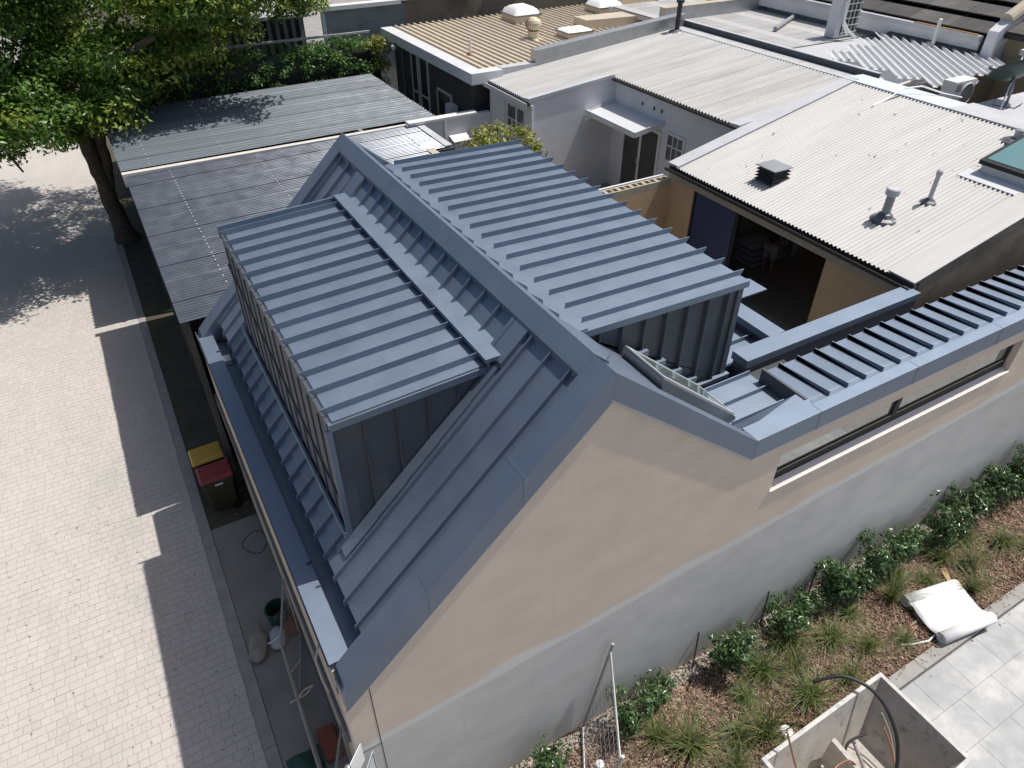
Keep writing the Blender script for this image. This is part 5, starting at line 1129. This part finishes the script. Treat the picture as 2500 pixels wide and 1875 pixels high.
gd = thing('green_tarp', (-.22, 5.75, 0), 'dark green tarp folded on the apron at the bottom of the picture', 'tarp')
sack_m = MB(); n = 10
for j in range(n+1):
    for i in range(n+1):
        u, v = i/n-.5, j/n-.5; sack_m.v.append((-.25+u*.55, 5.95+v*1.0, .02+.13*max(0, 1-4*(u*u+v*v))+.02*math.sin(9*u+7*v)))
sack_m.f = [(j*(n+1)+i, j*(n+1)+i+1, (j+1)*(n+1)+i+1, (j+1)*(n+1)+i) for j in range(n) for i in range(n)]
part('cloth', sack_m, 'green_drum', gd, smooth=True)
# leaves and specks on the lane
lm = MB()
for i in range(420): chip(lm, (rnd.uniform(-6, -.9), rnd.uniform(6.5, 14), .006), rnd.uniform(.006, .02), rnd.uniform(0, 6.28), .05)
solo('lane_litter', lm, 'debris', 'small dry leaves scattered over the pale paving of the lane', 'leaf litter', kind='stuff')
dm_ = MB()
for i in range(60): chip(dm_, (rnd.uniform(.0, .38), rnd.uniform(12.2, 14.2), .02), rnd.uniform(.02, .06), rnd.uniform(0, 6.28), .2)
solo('verge_litter', dm_, 'debris', 'leaf scraps on the dark verge behind the bins', 'leaf litter', kind='stuff')
# ---------------------------------------------------------------- street sign at the corner
sg = thing('parking_sign', (.20, 4.2, 0), 'white street sign plates on a round capped pole at the house corner', 'sign')
part('pole', MB().lathe((.235, 4.30, 0), [(.034,0),(.034,3.17)], 14), 'steel', sg); part('cap', MB().lathe((.235, 4.30, 3.17), [(.04,0),(.04,.02),(.03,.045),(.01,.055)], 14), 'steel', sg)
def plate(a, b_, z0, z1, m, edge):
    A_, B_ = Vector((*a, 0)), Vector((*b_, 0)); nn = Vector((-(B_-A_).y, (B_-A_).x, 0)).normalized()*.004
    o = part('plate', MB().hexa([tuple(A_-nn+Vector((0,0,z0))), tuple(B_-nn+Vector((0,0,z0))), tuple(B_+nn+Vector((0,0,z0))), tuple(A_+nn+Vector((0,0,z0))), tuple(A_-nn+Vector((0,0,z1))), tuple(B_-nn+Vector((0,0,z1))), tuple(B_+nn+Vector((0,0,z1))), tuple(A_+nn+Vector((0,0,z1)))]), m, sg)
    return o
plate((.04, 4.13), (.47, 4.515), 2.72, 3.15, 'plastic_white', None)
o = plate((.24, 4.02), (.58, 4.42), 2.42, 3.02, 'sign_blue', None)
A_, B_ = Vector((.24,4.02,0)), Vector((.58,4.42,0)); nn = Vector((-(B_-A_).y, (B_-A_).x, 0)).normalized()*-.0062
for z0, z1, u0, u1 in ((2.98,2.995,.03,.97), (2.43,2.99,.94,.97), (2.43,2.99,.03,.06)):
    p0, p1 = A_.lerp(B_, u0)+nn, A_.lerp(B_, u1)+nn; q = nn*.3
    part('border', MB().hexa([tuple(p0+Vector((0,0,z0))), tuple(p1+Vector((0,0,z0))), tuple(p1-q+Vector((0,0,z0))), tuple(p0-q+Vector((0,0,z0))), tuple(p0+Vector((0,0,z1))), tuple(p1+Vector((0,0,z1))), tuple(p1-q+Vector((0,0,z1))), tuple(p0-q+Vector((0,0,z1)))]), 'sign_ink', o)
# ---------------------------------------------------------------- person in the dim room
def person():
    t = thing('person', (14.2, 11.1, 2.65), 'person in dark top and pale shorts standing inside the dim open room', 'person')
    J = [(0,0,.93,.13), (0,0,1.12,.12), (0,.02,1.32,.15), (0,.03,1.48,.07), (0,.01,1.60,.085), (0,-.01,1.70,.075),
         (.10,0,.86,.10), (.11,-.03,.50,.065), (.11,.02,.09,.042), (.11,-.14,.04,.036), (-.10,0,.86,.10), (-.12,.05,.50,.065), (-.12,.10,.09,.042), (-.12,-.05,.04,.036),
         (.19,.02,1.40,.055), (.25,-.02,1.13,.042), (.22,-.18,.92,.03), (.21,-.26,.88,.025), (-.19,.02,1.40,.055), (-.26,.0,1.13,.042), (-.24,-.14,.92,.03), (-.23,-.22,.88,.025)]
    E_ = [(0,1),(1,2),(2,3),(3,4),(4,5),(0,6),(6,7),(7,8),(8,9),(0,10),(10,11),(11,12),(12,13),(2,14),(14,15),(15,16),(16,17),(2,18),(18,19),(19,20),(20,21)]
    def skin(name, idx, m, grow=0.0):
        ids = [e for e in E_ if e[0] in idx and e[1] in idx]; mp = {}; vs_ = []
        for e in ids:
            for q in e:
                if q not in mp: mp[q] = len(vs_); vs_.append(J[q])
        me = bpy.data.meshes.new(name); me.from_pydata([(v[0], v[1], v[2]) for v in vs_], [(mp[a], mp[b_]) for a, b_ in ids], [])
        o = bpy.data.objects.new(name, me); COL.objects.link(o); o.parent = t; me.materials.append(MATS[m])
        sk_ = o.modifiers.new('skin', 'SKIN'); me.skin_vertices.new() if not me.skin_vertices else None
        for i, v in enumerate(vs_): me.skin_vertices[0].data[i].radius = (v[3]+grow, v[3]+grow); me.skin_vertices[0].data[i].use_root = (i == 0)
        o.modifiers.new('sub', 'SUBSURF').levels = 1; o.modifiers['sub'].render_levels = 2; return o
    skin('body', set(range(22)), 'skin'); skin('shirt', {0,1,2,14,15,18,19}, 'shirt', .018); skin('shorts', {0,6,7,10,11}, 'shorts', .022)
    hm_ = MB().lathe((14.2, 11.1, 2.65+1.62), [(.085,0),(.098,.06),(.09,.11),(.05,.155),(.01,.165)], 12); part('hair', hm_, 'hair', t, smooth=True)
    t.rotation_euler.z = R(-60)
person()
tb = thing('trestle_stack', (14.6, 11.9, 2.65), 'stack of grey boards and boxes in the dim room', 'stack')
for k in range(4): part('board', MB().box(14.2, 15.6, 11.6+.03*k, 12.3, 2.66+.16*k, 2.74+.16*k), 'flash_grey', tb)
part('upright', MB().box(15.7, 15.85, 11.5, 11.6, 2.66, 4.6), 'white', tb)
